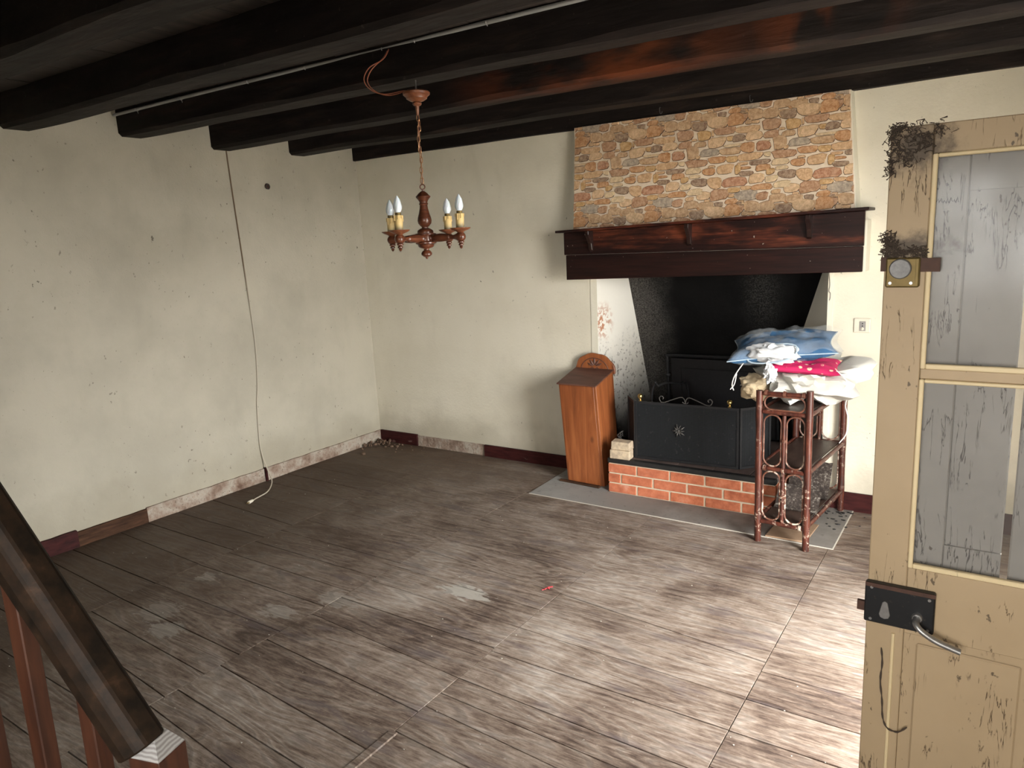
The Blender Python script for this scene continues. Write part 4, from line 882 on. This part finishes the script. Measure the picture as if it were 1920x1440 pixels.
for hx_, hz_, hl_ in ((2.523, 2.29, 'nearer the chandelier'), (3.045, 2.285, 'nearer the open door')):
    fy_ = -.040
    build('beam_hook', MB().tube(cr([(hx_, fy_ + .006, hz_ + .02), (hx_, fy_ - .010, hz_ + .018), (hx_ + .002, fy_ - .016, hz_), (hx_ + .006, fy_ - .018, hz_ - .016), (hx_ + .016, fy_ - .020, hz_ - .016), (hx_ + .020, fy_ - .02, hz_ - .006)], 5), .0024, 6), 'grey_wire',
          label='small bent metal hook in the beam above the stonework, ' + hl_, cat='hook', group='hooks in the beam over the chimney')
build('hanging_wire', MB().tube(cr([(3.476, -.009, 1.335), (3.482, -.009, 1.27), (3.478, -.009, 1.235), (3.486, -.009, 1.225), (3.486, -.009, 1.20), (3.482, -.009, 1.185)], 5), .0016, 5), 'grey_wire', label='thin dark wire dangling under the right end of the mantel', cat='wire')

# ================================================================== OPEN DOOR
# free edge at (DX, DYd); the leaf runs to its hinges in the right wall
DX, DYd, DW, DTp = 4.040, -2.432, .752, 1.785
ds = -.012
dr_ = thing('door_1', (DX + DW, DYd + ds * DW, .006), 'open tan painted door with two dirty glass panes and cracked paint', None, kind='structure')
def dp(u, o, z): return (DX + u - o * ds, DYd + u * ds + o, z)         # o: + away from the viewer
def dbox(u0, u1, o0, o1, z0, z1): return MB().hexa([dp(u0, o0, z0), dp(u1, o0, z0), dp(u1, o1, z0), dp(u0, o1, z0), dp(u0, o0, z1), dp(u1, o0, z1), dp(u1, o1, z1), dp(u0, o1, z1)])
SW, ZB = .084, .012
for (n_, a) in (('stile', (0, SW, 0, .034, ZB, DTp)), ('stile', (DW - SW, DW - .002, 0, .034, ZB, DTp)), ('rail', (SW + .0005, DW - SW - .0005, 0, .034, 1.722, DTp)), ('rail', (SW + .0005, DW - SW - .0005, .004, .034, 1.226, 1.250)),
                ('rail', (SW + .0005, DW - SW - .0005, 0, .034, .592, .764)), ('rail', (SW + .0005, DW - SW - .0005, 0, .034, ZB, .12))):
    build(n_, dbox(*a), 'door_paint', dr_, bevel=.002)
# lower panel with a raised field
pn = build('door_panel', dbox(SW + .0005, DW - SW - .0005, .012, .026, .1205, .5915), 'door_paint', dr_)
build('panel_field', dbox(SW + .028, .325, .004, .012, .14, .568), 'door_paint', pn, bevel=.004)
build('panel_field', dbox(.355, DW - SW - .028, .004, .012, .14, .568), 'door_paint', pn, bevel=.004)
build('panel_molding', MB().tube([dp(SW - .022, -.001, .11), dp(SW - .022, -.001, .585)], .004, 8), 'bead_paint', dr_)
for (za, zb) in ((1.250, 1.722), (.764, 1.226)):
    u0, u1 = SW + .0005, DW - SW - .0005
    build('glazing_bead', dbox(u0, u0 + .010, -.003, .010, za, zb), 'bead_paint', dr_, bevel=.002)
    build('glazing_bead', dbox(u1 - .010, u1, -.003, .010, za, zb), 'bead_paint', dr_, bevel=.002)
    build('glazing_bead', dbox(u0 + .0102, u1 - .0102, -.003, .010, za, za + .012), 'bead_paint', dr_, bevel=.002)
    build('glazing_bead', dbox(u0 + .0102, u1 - .0102, -.003, .010, zb - .008, zb), 'bead_paint', dr_, bevel=.002)
    build('glass_pane', dbox(u0 + .001, u1 - .001, .012, .015, za + .001, zb - .001), 'dirty_glass', dr_, label='dirty glass pane')
# grey shutter fixed on the far side of the glass
st = build('shutter', dbox(SW - .02, .154, .040, .060, .70, 1.75), 'grey_paint', dr_, bevel=.003, label='grey painted wooden shutter behind the panes')
build('shutter_board', dbox(.1530, .268, .0465, .0595, .815, 1.645), 'grey_paint', st, bevel=.003)
build('shutter_board', dbox(.1543, .268, .0405, .060, 1.641, 1.75), 'grey_paint', st, bevel=.001)
build('shutter_board', dbox(.1543, .268, .0405, .060, .70, .820), 'grey_paint', st, bevel=.001)
build('shutter_board', dbox(.283, .40, .040, .060, .70, 1.75), 'grey_paint', st, bevel=.003)
build('shutter_board', dbox(.402, .70, .040, .060, .70, 1.75), 'grey_paint', st, bevel=.003)
scb = MB(); random.seed(21)
for k in range(7):
    u0 = .093 + k * .0062; scb.tube([dp(u0 + random.uniform(-.001, .001), .0392, 1.620 + random.uniform(-.004, .002)), dp(u0 + .003, .0392, 1.626 + random.uniform(-.002, .003)), dp(u0 + .005, .0392, 1.619 + random.uniform(-.003, .003))], .0009, 5)
build('pencil_scribble', scb, 'lock_black', st, label='small dark handwritten scribble')
# rim lock with lever
lk = build('rim_lock', dbox(-.003, .148, -.022, -.0005, .612, .716), 'lock_black', dr_, bevel=.003, label='black rim lock box')
build('lock_lip', dbox(-.002, .149, -.0235, -.022, .7065, .7165), 'rusty_iron', lk)
build('latch_tongue', dbox(-.020, -.0035, -.016, -.006, .636, .660), 'rusty_iron', lk)
build('key_cover', MB().prism([dp(.043 + a, -.0222, .652 + b) for a, b in ((0, .024), (.006, .020), (.0125, -.012), (.009, -.020), (0, -.023), (-.009, -.020), (-.0125, -.012), (-.006, .020))], (0, -.0035, 0)), 'steel', lk, bevel=.001)
for u, z in ((.012, .705), (.136, .700), (.012, .622), (.136, .622)): build('screw', MB().lathe([(.004, 0), (.0035, .0015)], dp(u, -.022, z), (0, -1, 0), 10), 'steel', lk)
build('lever_handle', MB().tube(cr([dp(.113, -.021, .650), dp(.113, -.046, .650), dp(.116, -.057, .647), dp(.128, -.062, .637), (dp(.155, -.062, .622)), dp(.185, -.060, .612), dp(.206, -.058, .606)], 5), .0088, 10, flat=.8).lathe([(.013, 0), (.013, .004), (.010, .008)], dp(.113, -.021, .650), (0, -1, 0), 16), 'steel', lk, label='worn steel lever handle')
# brass night latch
lt = build('night_latch', dbox(.006, .074, -.020, -.0005, 1.436, 1.502), 'old_brass', dr_, bevel=.003, label='old brass night latch')
build('latch_bolt', dbox(-.006, .0055, -.012, -.004, 1.472, 1.504), 'rusty_iron', lt)
build('latch_bolt', dbox(.0745, .112, -.012, -.004, 1.470, 1.500), 'rusty_iron', lt)
build('latch_knob', MB().lathe([(.021, 0), (.0225, .003), (.0225, .010), (.020, .013), (.004, .0125)], dp(.036, -.020, 1.478), (0, -1, 0), 24), 'worn_knob', lt)
build('latch_rib', dbox(.062, .066, -.024, -.0205, 1.446, 1.498), 'old_brass', lt)
for u in (.016, .058): build('screw', MB().lathe([(.004, 0), (.0035, .0015)], dp(u, -.0203, 1.446), (0, -1, 0), 10), 'steel', lt)
# cobwebs on the door
random.seed(5)
def web(name, pts, n, spread, label):
    mb = MB()
    for k in range(n):
        q = V(random.choice(pts)) + V((random.gauss(0, spread), random.uniform(-.005, .003), random.gauss(0, spread)))
        q.z = min(q.z, DTp + .001)
        if q.x < DX - .004: q.x = DX - .004 + random.uniform(0, .01)
        p = [q + V((random.uniform(-.012, .012), random.uniform(-.003, .003), random.uniform(-.010, .010))) * t for t in (0, .4, .8, 1.2)]
        r0 = random.uniform(.0004, .0013); mb.tube(cr(p, 2), [r0 * (1.5 if i % 3 == 0 else .7) for i in range(7)], 4)
    build(name, mb, 'cobweb', label=label, cat='cobweb', kind='stuff')
web('cobweb', [dp(a, -.006, b) for a, b in ((.0, 1.77), (.02, 1.785), (.05, 1.775), (.09, 1.77), (.01, 1.74), (.03, 1.72), (.06, 1.745), (.0, 1.70))], 240, .011, 'dark dusty cobweb clump on the top corner of the door')
web('cobweb', [dp(a, -.006, b) for a, b in ((.0, 1.51), (.015, 1.53), (.03, 1.51), (.05, 1.515), (.0, 1.545), (.07, 1.51))], 200, .007, 'dark dusty cobweb clump above the brass latch')
build('cobweb', MB().tube(cr([dp(.038, -.004, .54), dp(.042, -.004, .50), (dp(.040, -.005, .45)), dp(.046, -.005, .40), dp(.050, -.005, .35), dp(.062, -.006, .325), dp(.085, -.006, .322), dp(.105, -.005, .342)], 5), [.0012 + .0016 * abs(math.sin(i * .9)) for i in range(36)], 6), 'cobweb', label='dangling dusty cobweb strand on the lower door stile', cat='cobweb', kind='stuff')

# ================================================================== STAIR RAIL
stair = thing('staircase', (3.0, -4.2, 0), 'steep dark wooden stair with rounded handrail, square balusters and a chamfered newel', 'staircase')
A0, A1 = V((3.182, -3.795, .815)), V((2.968, -3.858, 1.163)); dr3 = (A1 - A0).normalized(); A2 = A0 + dr3 * 1.5
sd = dr3.cross(V((0, 0, 1))).normalized(); nu_ = sd.cross(dr3).normalized()
rp = [(-.030, -.030), (.030, -.030), (.034, -.005), (.030, .018), (.017, .030), (-.017, .030), (-.030, .018), (-.034, -.005)]
build('handrail', MB().prism([A0 - dr3 * .0 + sd * a + nu_ * b for a, b in rp], A2 - A0), 'rail_wood', stair, bevel=.003)
ndir = V((dr3.x, dr3.y, 0)).normalized(); nsd = V((-ndir.y, ndir.x, 0)); nc = V((3.186, -3.778, 0))
def npt(a, b, z): q = nc + ndir * a + nsd * b; return (q.x, q.y, z)
h = .030
ap = npt(.004, 0, .852)
build('newel_post', MB().hexa([npt(h, -h, 0), npt(-h, -h, 0), npt(-h, h, 0), npt(h, h, 0), npt(h, -h, .800), npt(-h, -h, .800), npt(-h, h, .800), npt(h, h, .800)]), 'baluster_wood', stair, bevel=.0015)
g_ = h - .001
build('newel_cap', MB().add([npt(g_, -g_, .8003), npt(-g_, -g_, .8003), npt(-g_, g_, .8003), npt(g_, g_, .8003), ap], [(0, 1, 2, 3), (0, 4, 1), (1, 4, 2), (2, 4, 3), (3, 4, 0)]), 'end_grain', stair, label='pale end grain on the pointed newel top')
slope = dr3.z / math.hypot(dr3.x, dr3.y)
for k in range(1, 7):
    dist_ = .118 * k - .02; c = A0 + dr3 * (dist_ / math.hypot(dr3.x, dr3.y)); q = V((c.x, c.y, 0)); zt2 = c.z - .03; zb2 = dist_ * slope + .04; hh = .014
    P = lambda a, b, z: (q.x + ndir.x * a + nsd.x * b, q.y + ndir.y * a + nsd.y * b, z)
    build('baluster', MB().hexa([P(-hh, -hh, zb2), P(hh, -hh, zb2), P(hh, hh, zb2), P(-hh, hh, zb2), P(-hh, -hh, zt2 - hh * slope), P(hh, -hh, zt2 + hh * slope), P(hh, hh, zt2 + hh * slope), P(-hh, hh, zt2 - hh * slope)]), 'baluster_wood', stair, bevel=.002)
S0 = nc + ndir * .04
build('string_board', MB().prism([(S0.x + ndir.x * a + nsd.x * -.016, S0.y + ndir.y * a + nsd.y * -.016, z) for a, z in ((0, 0), (.12, 0), (.80, .68 * slope), (.80, .80 * slope + .06), (0, .09))], tuple(nsd * .032)), 'rail_wood', stair)
for k in range(5):
    a0 = .05 + k * .16; z = (a0 + .02) * slope * 1.0; b0, b1 = .018, .70
    sg = 1 if (nc + nsd * .1).y < nc.y else -1
    pts = [nc + ndir * a0 + nsd * sg * b0, nc + ndir * (a0 + .19) + nsd * sg * b0, nc + ndir * (a0 + .19) + nsd * sg * b1, nc + ndir * a0 + nsd * sg * b1]
    build('tread', MB().hexa([(p.x, p.y, z + .10) for p in pts] + [(p.x, p.y, z + .13) for p in pts]), 'rail_wood', stair, bevel=.004)

# ================================================================== SMALL DEBRIS
random.seed(8); mb = MB()
for k in range(46):
    rx_ = .03 + abs(random.gauss(0, .20)); ry_ = -.03 - abs(random.gauss(0, .11)); s = random.uniform(.006, .022) * (1 - min(.7, rx_))
    cx_, cy_ = max(rx_, LX(0) + .03), ry_; n0 = len(mb.v); b_ = MB().ball((0, 0, 0), 1, 6)
    for v in b_.v: v *= s * (1 + .35 * N3(v.x * 2 + k, v.y * 2, v.z * 2)); v.z = max(v.z * .75, -s * .3)
    mb.add([v + V((cx_, cy_, s * .3 + random.uniform(0, .02) * (1 if rx_ < .2 else 0))) for v in b_.v], b_.f)
build('plaster_rubble', mb, 'rubble', label='heap of crumbled brown plaster in the room corner', cat='rubble', kind='stuff', smooth=False)
mb = MB()
for k in range(120):
    fx, fy2 = random.uniform(.4, 4.3), random.uniform(-3.3, -.7); s = random.uniform(.0012, .0042); a = random.uniform(0, PI); zz = .0006
    q = [V((fx + s * random.uniform(.5, 1.3) * math.cos(a + t), fy2 + s * random.uniform(.4, 1.0) * math.sin(a + t), zz)) for t in (0, 1.6, 3.1, 4.7)]
    mb.prism(q, (0, 0, .0015))
build('paint_flakes', mb, 'paint_flake', label='scattered pale paint flakes and crumbs on the plank floor', cat='paint flakes', kind='stuff', smooth=False)
mb = MB()
for k in range(40):
    fx, fy2 = random.gauss(3.56, .07), random.gauss(-.17, .10); s = random.uniform(.004, .014); a = random.uniform(0, PI)
    if fy2 > -.03 or fx > 3.75: continue
    q = [V((fx + s * random.uniform(.5, 1.3) * math.cos(a + t), fy2 + s * random.uniform(.3, .8) * math.sin(a + t), .0045)) for t in (0, 1.6, 3.1, 4.7)]; mb.prism(q, (0, 0, .004))
build('soot_crumbs', mb, 'slab_black', label='dark crumbs scattered on the mat behind the rattan shelf', cat='crumbs', kind='stuff', smooth=False)
build('plastic_clip', MB().tube(cr([(2.608, -1.662, .003), (2.614, -1.65, .005), (2.619, -1.640, .006), (2.628, -1.622, .003)], 4), .0026, 6).tube(cr([(2.611, -1.644, .003), (2.619, -1.650, .007), (2.628, -1.646, .003)], 4), .0025, 6).tube([(2.602, -1.674, .003), (2.607, -1.664, .003)], .002, 6), 'red_plastic', label='small red plastic clip lying on the floorboards', cat='clip')
